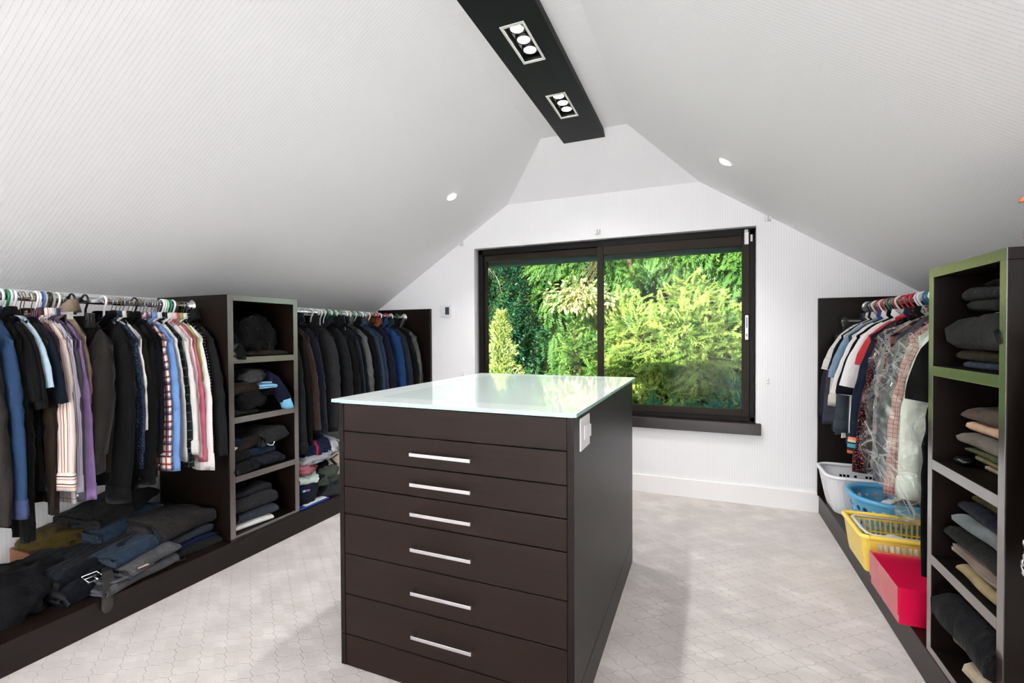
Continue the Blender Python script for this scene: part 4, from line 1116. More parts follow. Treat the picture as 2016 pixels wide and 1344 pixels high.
G3(3.39, 'light denim blue short sleeved tee', CM('light_denim', (136, 164, 190)), 'brass', 'light denim blue tee', nm='tee_shirt', cat='t-shirt', collar='rib', zc=.98, flare=1.05, rX=.08, out=.08, zh=.68)
G3(3.33, 'slate grey shirt with a coral and blue inner yoke', CM('slate_grey', (82, 90, 104)), 'steel', 'slate grey shirt', zc=.66, cuff='shirt', collar_mat=CM('coral_blue', (60, 70, 140)))
G3(3.255, 'white short sleeved shirt with the widest sleeve', CM('white_linen', (238, 236, 234), var=.03), 'red', 'widest sleeved white shirt', zc=.90, flare=1.15, rX=.095, rY=.032, out=.10, zh=.66)
G3(3.17, 'black short sleeved polo between white shirts', blk2, 'green', 'black polo between white shirts', zc=.92, flare=1.05, rX=.075, out=.08, zh=.6)
G3(3.10, 'white short sleeved shirt with a dark trimmed cuff', CM('white_poplin', (240, 238, 237), var=.03), 'steel', 'white shirt with dark trimmed cuff', zc=.92, flare=1.05, rX=.085, rY=.03, out=.09, zh=.66, cuff='shirt', cuff_mat=CM('trim_navy', (26, 28, 36)), cuffh=.03)
G3(3.03, 'coral red thin sweater lying over a shoulder', CM('coral', (206, 62, 68)), 'red', 'coral red sweater', nm='sweater', cat='sweater', collar='rib', sl='long', zc=1.08, rX=.05, rY=.018, out=.04, W=.2, zh=.9)
bandcuff = CM('band_cuff', (60, 140, 160), var=.03, pattern=stripes([((232, 128, 82), 2), ((70, 66, 78), 2), ((88, 168, 186), 2.4), ((52, 52, 44), 1), ((206, 204, 190), 1.5), ((232, 150, 110), .6)], .075, 'v'))
G3(2.93, 'navy blue shirt with a cuff banded orange, teal and cream', CM('navy_blue_r', (42, 54, 74)), 'white', 'navy shirt with banded cuff', zc=.625, rX=.08, rY=.036, out=.105, flare=.85, cuff='shirt', cuff_mat=bandcuff, cuffh=.075)
G3(2.865, 'navy shirt printed with small red, pink and blue flowers', CM('floral', (24, 26, 42), pattern=dots([(206, 84, 84), (222, 150, 130), (90, 130, 170), (176, 58, 62), (214, 176, 120), (200, 206, 214)], 150, .31)), 'blue', 'flowered navy shirt', zc=.545, rX=.08, rY=.03, out=.085, flare=1.0, cuff='shirt', cuffh=.11, zh=.56)
G3(2.80, 'black long shirt behind the plastic garment bag', CM('black_r', (20, 20, 22)), 'white', 'black long shirt by the bag', zc=.56, rX=.06, out=.06, cuff='shirt')
G3(2.72, 'grey and black scroll printed shirt inside clear plastic', CM('scroll', (170, 166, 162), pattern=dots([(40, 40, 44)], 90, .36)), 'steel', 'scroll printed shirt', zc=.60, rX=.05, out=.045, cuff='shirt')
G3(2.65, 'rust brown and black shaded shirt', CM('rust', (128, 88, 80), pattern=stripes([((128, 88, 80), 2), ((64, 44, 48), 1)], .05, 'v')), 'steel', 'rust brown shirt', zc=.60, rX=.055, out=.055, cuff='shirt')
G3(2.575, 'blue grey shirt with tiny pin dots', CM('pin_dot', (78, 90, 102), pattern=dots([(104, 116, 126)], 260, .3, True)), 'white', 'pin dotted blue grey shirt', zc=.585, rX=.072, rY=.034, out=.09, flare=.8, cuff='shirt')
G3(2.50, 'maroon brown striped shirt', CM('maroon_stripe', (110, 74, 72), pattern=stripes([((116, 80, 78), 3), ((70, 44, 48), 1.5), ((150, 112, 104), .7)], .03, 'v')), 'blue', 'maroon striped shirt', zc=.60, rX=.055, out=.05, cuff='shirt')
G3(2.43, 'pink and black checked shirt', CM('pink_check', (226, 176, 172), var=.03, pattern=plaid([((196, 120, 124), .009, .4, .55), ((62, 52, 58), .018, .14, .7)])), 'blue', 'pink checked shirt', zc=.572, rX=.068, rY=.03, out=.085, flare=.85, cuff='shirt')
G3(2.34, 'white shirt hanging in a green tinted plastic bag', CM('white_bagged', (236, 238, 232), var=.03), 'white', 'white bagged shirt', zc=.587, rX=.056, rY=.03, out=.075, flare=.85, cuff='shirt', cuffh=.08)
G3(2.20, 'black short sleeved tee nearest the right shelf tower', CM('black_tee_r', (28, 30, 28)), 'steel', 'black tee by the right tower', nm='tee_shirt', cat='t-shirt', collar='rib', zc=1.0, flare=1.15, rX=.07, rY=.04, out=.06, zh=.47, T=.045, W=.225)
G3(2.15, 'long black garment hanging lowest beside the right shelf tower', CM('black_long_r', (16, 17, 18)), 'steel', 'lowest black garment', nm='coat', cat='coat', collar='coat', zc=.36, rX=.06, rY=.03, out=.05, zh=.34, flare=1.0, W=.22)
HRC = ('steel', 'white', 'red', 'steel', 'steel', 'green', 'steel', 'white', 'red', 'red', 'steel', 'white', 'steel', 'green', 'white', 'white', 'blue', 'brass', 'blue', 'steel', 'steel', 'steel', 'steel', 'steel')
for i, c in enumerate(HRC):
    yy = 3.69 - i * .066
    hanger(ROD_R, yy, -1, c, '%s hanger squeezed in %s' % (c + (' wire' if c in WIRE else ' plastic'), near_of(RIGHT_L, yy)), HR, 1.325, .13, .07, cape=(i in (5, 10, 16, 18)))
for i, (yy, c, lab) in enumerate(((3.75, 'black', 'black plastic clip hanger at the far end of the right rod'), (3.735, 'clear', 'clear plastic clip hanger at the far end of the right rod'), (3.72, 'black', 'second black clip hanger at the far end of the right rod, behind the clear one'))):
    h = hanger(ROD_R, yy, -1, c, lab, HR, 1.345 - .01 * i, clip=True)

# dry cleaning bags -----------------------------------------------------
def film(name, tint, strength=.42):
    t = NT(name)
    ob = t.sep(t.obj()); sk = t.comb(t.math('ADD', ob[0], t.math('MULTIPLY', ob[2], .5)), ob[1], t.math('MULTIPLY', ob[2], .45)); nz = t.noise(sk, 9, 2, .45); n2 = t.noise(t.comb(t.math('SUBTRACT', ob[0], t.math('MULTIPLY', ob[2], .9)), ob[1], t.math('MULTIPLY', ob[2], .6)), 15, 2, .5)
    def vor(vec, sc):
        v_ = t.n('TexVoronoi'); v_.feature = 'DISTANCE_TO_EDGE'; v_.inputs['Scale'].default_value = sc; t.t.links.new(vec, v_.inputs['Vector']); return v_.outputs[0]
    e1, e2 = vor(sk, 11), vor(t.comb(t.math('SUBTRACT', ob[0], t.math('MULTIPLY', ob[2], .9)), ob[1], t.math('MULTIPLY', ob[2], .7)), 21)
    gate = t.mapr(n2, .45, .62, 0, 1)
    crease = t.math('MAXIMUM', t.math('MULTIPLY', t.mapr(e1, 0, .045, .9, 0), t.mapr(nz, .38, .55, .15, 1)), t.math('MULTIPLY', t.mapr(e2, 0, .07, .75, 0), gate))  # white diffuse lines along the creases paint the film's highlights
    nz = t.math('ADD', nz, t.math('MULTIPLY', t.math('MINIMUM', e1, .3), 2.0))
    bp = t.bump(t.math('ADD', nz, t.math('MULTIPLY', n2, .5)), .8, .02)
    tr = t.n('BsdfTransparent'); tr.inputs[0].default_value = tint + (1,)
    gl = t.n('BsdfGlossy'); gl.inputs['Roughness'].default_value = .06; t.t.links.new(bp, gl.inputs['Normal'])
    df = t.n('BsdfDiffuse'); df.inputs[0].default_value = lin((246, 248, 247)); tl = t.n('BsdfTranslucent'); tl.inputs[0].default_value = lin((246, 248, 247))
    m0 = t.n('MixShader'); m0.inputs[0].default_value = .4; t.t.links.new(df.outputs[0], m0.inputs[1]); t.t.links.new(tl.outputs[0], m0.inputs[2])
    m1 = t.n('MixShader'); m1.inputs[0].default_value = .045; t.t.links.new(tr.outputs[0], m1.inputs[1]); t.t.links.new(gl.outputs[0], m1.inputs[2])
    m2 = t.n('MixShader'); t.t.links.new(t.math('ADD', t.math('MULTIPLY', crease, strength), .018), m2.inputs[0])
    t.t.links.new(m1.outputs[0], m2.inputs[1]); t.t.links.new(m0.outputs[0], m2.inputs[2]); t.t.links.new(m2.outputs[0], t.out.inputs[0])
    return t.m
FILM = film('garment_film', (.985, .99, .985)); FILMG = film('garment_film_green', (.95, .985, .93))
def bag(lab, y, zn, zb, W, T, mat, seed, flare):
    t = empty('garment_bag', (ROD_R[0], y, zn), lab, 'garment bag')
    rows = []
    nu, nv = 16, 22
    ring = [2 * math.pi * i / 32 for i in range(32)]
    for i in range(nv + 1):
        v = i / nv; row = []
        hw = W * (.25 + .75 * min(1, v / .16) ** .7) * (1 + flare * max(0, v - .2) * math.sin(min(1, v) * math.pi))
        z = zn - (zn - zb) * v
        for a in ring:
            ca, sa = math.cos(a), math.sin(a)
            d = 1 + .22 * noise.noise(Vector((ca * 2.2, sa * 2.2 + seed, z * 5))) + .10 * noise.noise(Vector((ca * 6, sa * 6 + seed, z * 13)))
            row.append((ROD_R[0] - hw * d * ca, y + T * (.6 + .4 * min(1, v * 5)) * d * sa, z + .015 * noise.noise(Vector((ca * 4, sa * 4, seed)))))
        rows.append(row)
    MB().grid(rows, closed=True).build('film', mat, t, smooth=True)
    return t
bag('crinkled clear plastic bag over the scroll printed shirt', 2.715, 1.31, .96, .25, .045, FILM, 3, -.1)
bag('clear plastic garment bag billowing around the pink checked shirt', 2.45, 1.28, .55, .29, .075, FILM, 5, .45)
bag('green tinted clear plastic bag over the white shirt by the tower', 2.335, 1.32, .50, .30, .06, FILMG, 8, .1)

# ------------------------------------------------------------------ folded and crumpled clothes
def xf(pts, c, yaw=0, pitch=0, roll=0):
    M = Matrix.Rotation(yaw, 3, 'Z') @ Matrix.Rotation(pitch, 3, 'Y') @ Matrix.Rotation(roll, 3, 'X')
    return [tuple(M @ Vector(p) + Vector(c)) for p in pts]

def folded(nm, lab, group, c, depth, width, h, layers, mat, seed, face=1, yaw=0, pitch=0, roll=0, cat='trousers', wr=.007, parent=None, droop=0):
    wr = wr * 1.35
    """cloth folded back and forth; the rounded fold looks towards face*x; c = bottom centre of the fold edge"""
    t_ = h / layers; r = random.Random(seed)
    cl = []
    for i in range(layers):
        z = (i + .5) * t_
        ds = [depth * q for q in (1.0, .8, .6, .4, .2, .07)]
        jit = r.uniform(-.012, .012)
        if i % 2: ds = ds[::-1]
        for d in ds: cl.append((d + (jit if d < depth * .1 else 0), z))
        if i < layers - 1:
            d0 = cl[-1][0]; s_ = -1 if i % 2 == 0 else 1
            if s_ == -1:
                for a in (-60, -25, 25, 60):
                    q = math.radians(a); cl.append((d0 - t_ * .62 * math.cos(q) - .004, z + t_ * .5 + t_ * .5 * math.sin(q)))
            else: cl.append((d0 + t_ * .5, z + t_ * .5))
    n = len(cl); hw = t_ * .47
    up, dn = [], []
    for i, (d, z) in enumerate(cl):
        a, b = cl[max(0, i - 1)], cl[min(n - 1, i + 1)]
        tx, tz = b[0] - a[0], b[1] - a[1]; L = math.hypot(tx, tz) or 1
        nx, nz = -tz / L, tx / L
        up.append((d + nx * hw, z + nz * hw)); dn.append((d - nx * hw, z - nz * hw))
    ring = up + dn[::-1]
    rows = []; uvs = []; ny = max(8, int(width / .024)); cum = [0]
    for i in range(1, len(ring)): cum.append(cum[-1] + math.hypot(ring[i][0] - ring[i - 1][0], ring[i][1] - ring[i - 1][1]))
    off = Vector((seed * 3.1, 0, 0))
    for j in range(ny + 1):
        v = .5 - .5 * math.cos(math.pi * j / ny); v = .5 * v + .5 * j / ny; yy = (v - .5) * width
        e = 1 - .16 * (abs(2 * v - 1) ** 9)
        row = []
        for d, z in ring:
            nn = noise.noise(Vector((d * 9, yy * 7, z * 16)) + off); n2 = noise.noise(Vector((d * 15, yy * 13, z * 18)) + off)
            zz = z * e * (1 + .12 * noise.noise(Vector((d * 5, yy * 5, 3)) + off)) + nn * wr * min(1, z / h * 1.5) + n2 * wr * .5 * (z / h)
            zz -= droop * max(0, -d + .0) 
            row.append((-(d + wr * 1.4 * noise.noise(Vector((yy * 6, z * 9, 7)) + off)), yy + (wr * .8 * n2 + .014 * noise.noise(Vector((z * 45, d * 7, seed)))) * (2 * v - 1) - (.012 * (abs(2 * z / h - 1) ** 4) * (2 * v - 1) if abs(2 * v - 1) > .9 else 0), max(0, zz)))
        rows.append(row); uvs.append([(q, yy) for q in cum])
    m = MB()
    if face == -1: rows = [[(-x, y, z) for x, y, z in rw] for rw in rows]
    m.grid(rows, closed=True, uv=uvs)
    N = len(ring)
    m.f.append(tuple(range(N))); m.f.append(tuple(range(len(m.v) - 1, len(m.v) - N - 1, -1)))
    m.v = xf(m.v, c, yaw, pitch, roll)
    o = m.build(nm, mat, parent, smooth=True, loc=None if parent else c)
    if parent is None: tag(o, lab, cat, group)
    return o

def crumple(nm, lab, group, c, size, mat, seed, cat='shirt', yaw=0, k=1.0, nr=16, na=40, sharp=.9, pitch=0, roll=0, parent=None):
    """a heap of creased cloth: flat underneath, folded on top; c = bottom centre"""
    sx, sy, sz = size; rows = []; uvs = []
    off = Vector((seed * 2.7, seed * 1.3, 0))
    for i in range(nr + 1):
        th = math.pi * (.02 + .90 * i / nr)
        row = []; uvr = []
        for j in range(na):
            ph = 2 * math.pi * j / na
            st, ct = math.sin(th), math.cos(th)
            p = Vector((math.cos(ph) * st ** .7, math.sin(ph) * st ** .7, ct))
            q = p * 1.5 * k
            wv = Vector((noise.noise(q + off), noise.noise(q + off + Vector((5, 5, 5))), noise.noise(q + off + Vector((9, 1, 4)))))
            rd = 1 - abs(noise.noise(q * 1.25 + wv * 1.2 + off)) * 2.4
            r2 = 1 - abs(noise.noise(q * 2.6 + wv * 1.6 - off)) * 2.4
            d = 1 + .22 * sharp * (rd - .5) + .11 * sharp * (r2 - .5) + .25 * noise.noise(p * 1.1 + off)
            z = p.z * d
            row.append((p.x * d * sx / 2, p.y * d * sy / 2, max(0, (z + .45) / 1.45) * sz)); uvr.append((ph * .1, th * .1))
        rows.append(row); uvs.append(uvr)
    m = MB(); m.grid(rows, closed=True, uv=uvs)
    m.f.append(tuple(range(na - 1, -1, -1))); m.f.append(tuple(nr * na + q for q in range(na)))
    m.v = xf(m.v, c, yaw, pitch, roll)
    o = m.build(nm, mat, parent, smooth=True, loc=None if parent else c)
    if parent is None: tag(o, lab, cat, group)
    return o

dk = CM('dark_jersey', (21, 21, 23), bump=.35); dk2 = CM('black_fleece', (26, 26, 28), bump=.4, weave=300)
denim = lambda key, rgb, hi: CM(key, rgb, pattern=heather(hi, 500), bump=.35, weave=500)
d_navy = denim('denim_navy', (26, 32, 46), (40, 48, 66)); d_blue = denim('denim_blue', (44, 64, 86), (70, 92, 116)); d_char = denim('denim_char', (52, 52, 55), (72, 72, 76))
d_grey = denim('denim_grey', (92, 93, 97), (122, 122, 126)); d_bg = denim('denim_bluegrey', (58, 64, 74), (82, 88, 100)); d_blk = denim('denim_black', (24, 25, 28), (36, 37, 42))
brn = CM('brown_wool', (60, 47, 40), bump=.35, weave=300)

# left tower cubbyholes (opening towards +x, y 1.80 to 2.207)
A = 'clothes in the top cubbyhole of the left tower'
folded('trousers', 'brown folded trousers flat on the top cubbyhole shelf, under the black heap', A, (-2.425, 2.02, 1.132), .38, .34, .032, 2, brn, 1)
crumple('hoodie', 'large black hoodie slumped in the middle of the top cubbyhole', A, (-2.56, 1.99, 1.165), (.32, .30, .20), dk2, 2, 'hoodie')
crumple('sweater', 'black sweater bunched at the right of the top cubbyhole', A, (-2.60, 2.09, 1.17), (.30, .19, .17), CM('soft_black', (30, 30, 33), bump=.35), 3, 'sweater')
crumple('shirt', 'black long sleeve lying across the front of the top cubbyhole', A, (-2.49, 1.96, 1.162), (.12, .30, .07), dk, 4, sharp=.6)
mm = MB().tube([(-2.47, 1.865, 1.20), (-2.43, 1.85, 1.185), (-2.40, 1.845, 1.155), (-2.393, 1.842, 1.12)], [.026, .027, .026, .024], 10, flat=(1, .8))
o = mm.build('sleeve_end', dk, None, smooth=True, loc=(-2.40, 1.84, 1.12)); tag(o, 'black sleeve tip hanging over the front edge of the top cubbyhole shelf', 'sleeve_tip', A); o.name = 'sleeve_tip'  # end of a black sleeve draped over the shelf edge
crumple('scarf', 'dark grey scarf rolled high at the left of the top cubbyhole', A, (-2.66, 1.875, 1.30), (.22, .15, .10), CM('scarf_dark', (38, 38, 36), bump=.4), 5, 'scarf')
crumple('pouch', 'small yellow and white bundle at the left of the top cubbyhole', A, (-2.50, 1.815, 1.262), (.12, .04, .055), CM('yellow_white', (206, 196, 120), pattern=stripes([((214, 200, 110), 1), ((226, 224, 216), 1)], .03)), 6, 'pouch', sharp=.5)
crumple('shorts', 'small navy bundle at the left of the top cubbyhole', A, (-2.48, 1.822, 1.215), (.16, .06, .05), navy, 7, 'shorts', sharp=.5)
folded('shirt', 'grey rolled knit at the left of the top cubbyhole, over a white one', A, (-2.435, 1.823, 1.163), .25, .046, .05, 2, CM('grey_marl', (96, 96, 98), bump=.4), 8, cat='shirt', wr=.002)
folded('shirt', 'white folded cotton at the bottom left of the top cubbyhole', A, (-2.43, 1.823, 1.132), .25, .046, .031, 2, cream, 9, cat='shirt', wr=.002)
B = 'clothes in the second cubbyhole of the left tower'
folded('shirt', 'charcoal knit folded at the bottom of the second cubbyhole', B, (-2.425, 1.895, .80), .36, .19, .035, 2, CM('charcoal_knit', (58, 57, 58), bump=.4), 10, cat='sweater', yaw=.12)
crumple('hoodie', 'black thick hoodie folded over the charcoal knit in the second cubbyhole', B, (-2.52, 1.93, .834), (.24, .25, .10), dk2, 11, 'hoodie', sharp=.7)
folded('sweater', 'brown wool sweater folded in the second cubbyhole', B, (-2.425, 1.885, .915), .34, .17, .065, 2, brn, 12, cat='sweater', yaw=.08)
crumple('sweater', 'black sweater at the right of the brown wool in the second cubbyhole', B, (-2.53, 2.06, .895), (.22, .18, .06), dk, 13, 'sweater', sharp=.6)
folded('shirt', 'light blue striped folded polo in the second cubbyhole', B, (-2.425, 2.02, .935), .3, .16, .038, 3, CM('sky_stripe', (112, 178, 214), pattern=stripes([((122, 186, 220), 3), ((40, 50, 84), 1), ((122, 186, 220), 2), ((220, 232, 240), .7)], .016)), 14, cat='shirt', yaw=-.05)
crumple('sweater', 'dark grey heather sweater heaped on top of the second cubbyhole', B, (-2.56, 1.97, .975), (.28, .22, .085), CM('heather_grey', (62, 62, 64), bump=.5, weave=300, pattern=heather((104, 104, 106), 350)), 15, 'sweater', sharp=.7)
crumple('sweater', 'black sweater at the back left of the second cubbyhole', B, (-2.70, 1.90, .985), (.3, .2, .10), dk, 16, 'sweater')
pol = empty('polo_shirt', (-2.45, 2.12, .83), 'navy polo draped with a sky blue cuff at the right of the second cubbyhole', 'shirt', B)
MB().tube([(-2.60, 2.05, 1.005), (-2.52, 2.08, 1.00), (-2.46, 2.105, .965), (-2.425, 2.13, .90), (-2.413, 2.15, .852)], [.045, .05, .048, .044, .042], 12, flat=(.55, 1)).build('sleeve', CM('ink_navy', (32, 34, 62)), pol, smooth=True)
crumple('bunch', '', None, (-2.62, 2.10, .96), (.22, .16, .06), CM('ink_navy', (32, 34, 62)), 17, parent=pol)
MB().tube([(-2.414, 2.148, .858), (-2.410, 2.156, .83), (-2.407, 2.163, .803)], [.045, .046, .047], 12, flat=(.5, 1)).build('cuff', CM('sky_blue', (124, 188, 222), var=.04), pol, smooth=True)
C_ = 'clothes in the third cubbyhole of the left tower'
folded('trousers', 'black crushed trousers at the front left of the third cubbyhole', C_, (-2.415, 1.885, .472), .34, .17, .06, 2, d_blk, 18, yaw=.1)
folded('jeans', 'blue black rolled jeans at the front right of the third cubbyhole', C_, (-2.43, 2.03, .474), .32, .22, .065, 2, denim('denim_inky', (34, 38, 48), (60, 64, 78)), 19, cat='jeans', yaw=-.12)
folded('sweater', 'black ribbed knit roll at the left of the third cubbyhole', C_, (-2.43, 1.865, .534), .30, .13, .06, 2, CM('ribbed_black', (24, 24, 26), bump=.6, pattern=stripes([((22, 22, 24), 1), ((40, 40, 42), 1)], .008)), 20, cat='sweater', yaw=.1)
folded('jeans', 'dark blue jeans roll behind the ribbed knit of the third cubbyhole', C_, (-2.46, 2.0, .540), .3, .2, .048, 2, denim('denim_mid', (34, 48, 74), (54, 72, 100)), 21, cat='jeans')
folded('shirt', 'brown flannel trousers draped at the middle of the third cubbyhole', C_, (-2.45, 1.93, .59), .30, .20, .06, 2, brn, 22, roll=.25)
folded('shirt', 'white cotton sliver at the left of the third cubbyhole', C_, (-2.43, 1.845, .60), .28, .085, .024, 2, cream, 23, cat='shirt', yaw=.1, wr=.003)
folded('sweater', 'navy ribbed sweater over the white cotton in the third cubbyhole', C_, (-2.44, 1.86, .625), .28, .11, .034, 2, CM('navy_rib', (30, 38, 58), bump=.5, pattern=stripes([((26, 34, 54), 1), ((46, 56, 80), 1)], .008)), 24, cat='sweater')
rj = folded('trousers', 'charcoal rolled trousers with a belt buckle at the top of the third cubbyhole', C_, (-2.43, 2.085, .60), .30, .18, .085, 2, d_char, 25, roll=.18)
MB().tube([(-2.405, 2.0, .62), (-2.40, 2.02, .602), (-2.40, 2.045, .597), (-2.405, 2.06, .612), (-2.42, 2.05, .625)], .005, 8).build('buckle', CHROME, rj, smooth=True)
crumple('sweater', 'navy black sweater at the back of the third cubbyhole', C_, (-2.72, 1.93, .63), (.3, .22, .11), CM('night_navy', (22, 25, 36), bump=.35), 26, 'sweater')
D_ = 'clothes in the bottom cubbyhole of the left tower'
folded('trousers', 'white folded trousers at the bottom of the lowest left cubbyhole', D_, (-2.42, 1.93, .146), .36, .25, .04, 2, whitec, 27, yaw=-.1)
folded('jeans', 'blue grey rolled jeans over the white ones in the lowest left cubbyhole', D_, (-2.425, 1.955, .186), .34, .25, .06, 2, d_bg, 28, cat='jeans', yaw=-.12)
folded('jeans', 'thick charcoal jeans folded in the lowest left cubbyhole', D_, (-2.42, 1.945, .248), .36, .27, .11, 3, d_char, 29, cat='jeans', yaw=-.1)
folded('jeans', 'dark navy jeans on the very top of the lowest left cubbyhole pile', D_, (-2.55, 1.91, .355), .3, .2, .035, 2, CM('petrol_navy', (26, 40, 52)), 30, cat='jeans')

# near left platform
P_ = 'clothes dropped on the near left platform'
wb = box('wooden_box', wood('orange_box_wood', (92, 52, 26), (128, 76, 40), 'y', .5, .3), None, -3.02, -2.84, 1.12, 1.5, PZ + .001, .262, bevel=.003)
tag(wb, 'orange brown wooden box against the wall, under the olive trousers', 'box')
crumple('trousers', 'black navy trousers heaped at the left end of the near platform', P_, (-2.70, .97, PZ), (.38, .36, .16), d_blk, 31, 'trousers', yaw=.4)
crumple('trousers', 'olive trousers with a yellow seam on the wooden box', P_, (-2.90, 1.25, .264), (.26, .26, .075), CM('olive_mustard', (84, 70, 30)), 32, 'trousers', sharp=.8)
folded('jeans', 'faded blue denim jeans piled at the back, under the dark grey ones', P_, (-2.72, 1.47, .262), .26, .34, .08, 2, d_blue, 33, cat='jeans', yaw=.3, wr=.016, roll=.12)
folded('jeans', 'dark grey jeans on top of the back pile', P_, (-2.74, 1.48, .345), .24, .34, .06, 2, denim('denim_soot', (44, 43, 42), (62, 60, 58)), 34, cat='jeans', yaw=.3, wr=.014, roll=.18)
folded('trousers', 'large navy trousers spread in the middle of the near platform', P_, (-2.50, 1.32, .135), .34, .50, .13, 3, CM('deep_trouser_navy', (27, 31, 42), bump=.35), 35, yaw=.2, wr=.012, roll=.06)
folded('jeans', 'blue washed jeans folded on the navy trousers, with an open leg end', P_, (-2.465, 1.40, .225), .14, .34, .055, 2, d_blue, 36, cat='jeans', yaw=.2, wr=.008, roll=.05)
gj = empty('jeans', (-2.44, 1.34, PZ), 'grey jeans with a black belt and buckle at the platform edge', 'jeans', P_)
folded('legs', '', None, (-2.40, 1.34, PZ + .002), .20, .34, .055, 2, d_grey, 37, parent=gj, yaw=.18, wr=.010)
folded('legs', '', None, (-2.40, 1.38, PZ + .055), .16, .26, .05, 2, d_grey, 38, parent=gj, yaw=.25, wr=.014, roll=.1)
wb_ = MB().tube([(-2.50, 1.185, .20), (-2.42, 1.18, .19), (-2.375, 1.21, .185), (-2.36, 1.28, .19), (-2.375, 1.36, .20)], .014, 10, flat=(1, .35)).build('waistband', d_grey, gj, smooth=True)
bl = MB()
pth = [(-2.47, 1.23, .225), (-2.42, 1.205, .222), (-2.385, 1.192, .205), (-2.372, 1.185, .17), (-2.368, 1.18, .13), (-2.366, 1.178, .09)]
rows = [[(p[0], p[1] - .02, p[2]), (p[0], p[1] + .02, p[2])] for p in pth]; rows.append([(-2.366, 1.170, .072), (-2.366, 1.186, .072)])
bl.grid(rows); belt = bl.build('belt', simple('belt_leather', (38, 36, 34), .4), gj, solid=.004)
bk = MB(); bx, by, bz = -2.44, 1.165, .222
bk.tube([(bx - .03, by - .03, bz), (bx + .03, by - .03, bz - .012), (bx + .03, by + .028, bz - .012), (bx - .03, by + .028, bz), (bx - .03, by - .03, bz)], .0035, 8)
bk.tube([(bx, by - .032, bz - .003), (bx, by + .03, bz - .003)], .0028, 8).tube([(bx, by, bz), (bx + .036, by, bz - .01)], .0026, 8)
bk.build('buckle', CHROME, belt, smooth=True)
MB().box(-2.385, -2.352, 1.292, 1.335, .208, .211).build('leather_patch', simple('patch_tan', (176, 150, 124), .7), gj)
folded('trousers', 'dark green black trousers at the bottom of the pile beside the tower', P_, (-2.45, 1.63, PZ), .30, .25, .035, 2, CM('green_black', (42, 46, 46)), 39, yaw=-.05, wr=.008)
folded('trousers', 'bright navy trousers in the pile beside the tower', P_, (-2.47, 1.615, PZ + .036), .28, .27, .026, 2, CM('bright_navy', (28, 38, 82)), 40, yaw=.03)
folded('jeans', 'grey blue jeans in the pile beside the tower', P_, (-2.485, 1.60, PZ + .063), .26, .26, .042, 2, d_bg, 41, cat='jeans', yaw=.05, wr=.008)
folded('trousers', 'brown grey trousers on top of the pile beside the tower', P_, (-2.49, 1.59, PZ + .106), .30, .32, .095, 2, CM('brown_grey_trouser', (62, 57, 57), bump=.3), 42, yaw=.1, wr=.016)
st = MB().tube([(-2.47, 1.49, .16), (-2.42, 1.47, .14), (-2.41, 1.53, .135), (-2.45, 1.56, .15), (-2.48, 1.53, .17)], .004, 8).build('strap', BLACK_PL, None, smooth=True, loc=(-2.44, 1.52, .135)); tag(st, 'black elastic strap loop between the jeans piles', 'strap')

# far left platform heap
Q_ = 'clothes heaped on the far left platform'
fb = empty('flat_bag', (-2.45, 2.38, PZ), 'flat blue edged white bag at the bottom of the far heap', 'bag', Q_)
MB().box(-2.52, -2.402, 2.255, 2.50, PZ + .001, PZ + .010).build('edge', simple('bag_blue', (30, 66, 150), .4), fb, bevel=.004)
MB().box(-2.51, -2.409, 2.30, 2.485, PZ + .010, PZ + .016).build('panel', simple('bag_white', (216, 214, 212), .5), fb, bevel=.004)
bp_ = crumple('backpack', 'navy nylon bag with a bead trim at the front of the far heap', Q_, (-2.50, 2.36, PZ + .012), (.16, .24, .17), CM('navy_nylon', (28, 36, 56), rough=.55, bump=.2), 51, 'bag', sharp=.4)
for i, c in enumerate(((90, 190, 200), (150, 80, 150), (200, 90, 140))):
    MB().box(-2.421, -2.414, 2.285 + i * .022, 2.303 + i * .022, .232 - i * .003, .244 - i * .003).build('bead', simple('bead_%d' % i, c, .4), bp_)
folded('shirt', 'pale mint shirt rolled up in the far heap', Q_, (-2.425, 2.335, .265), .18, .16, .09, 3, CM('mint', (206, 220, 212), var=.06), 52, cat='shirt', roll=-.2, wr=.010)
crumple('shirt', 'dusty pink shirt crumpled in the far heap', Q_, (-2.50, 2.34, .345), (.2, .2, .07), CM('dusty_pink', (176, 104, 116)), 53)
crumple('shirt', 'light grey shirt strewn across the top of the far heap', Q_, (-2.50, 2.42, .395), (.2, .34, .055), CM('light_grey', (172, 172, 178), var=.06), 54)
crumple('jacket', 'navy nylon jacket with red trim on top of the far heap', Q_, (-2.56, 2.45, .435), (.26, .32, .11), CM('navy_red', (32, 46, 84), rough=.6, pattern=stripes([((32, 46, 84), 9), ((190, 36, 56), .5)], .31)), 55, 'jacket')
crumple('trousers', 'olive grey trousers at the front right of the far heap', Q_, (-2.50, 2.53, PZ + .10), (.22, .24, .12), CM('olive_grey', (84, 92, 84)), 56, 'trousers')
crumple('trousers', 'charcoal jersey under the olive trousers of the far heap', Q_, (-2.48, 2.60, PZ), (.16, .26, .12), CM('charcoal_jersey', (66, 67, 70)), 57, 'trousers', sharp=.6)
crumple('trousers', 'beige chinos crumpled at the right of the far heap', Q_, (-2.56, 2.64, .255), (.26, .30, .14), CM('beige_chino', (186, 172, 152)), 58, 'trousers')
crumple('shirt', 'white and navy striped shirt at the right top of the far heap', Q_, (-2.64, 2.66, .385), (.28, .28, .12), CM('white_navy_stripe', (222, 222, 224), pattern=stripes([((224, 224, 226), 3), ((60, 70, 96), 1)], .05)), 59)
crumple('sweater', 'black navy sweater filling the middle of the far heap', Q_, (-2.63, 2.48, PZ + .04), (.36, .42, .30), CM('heap_navy', (24, 27, 38)), 60, 'sweater')
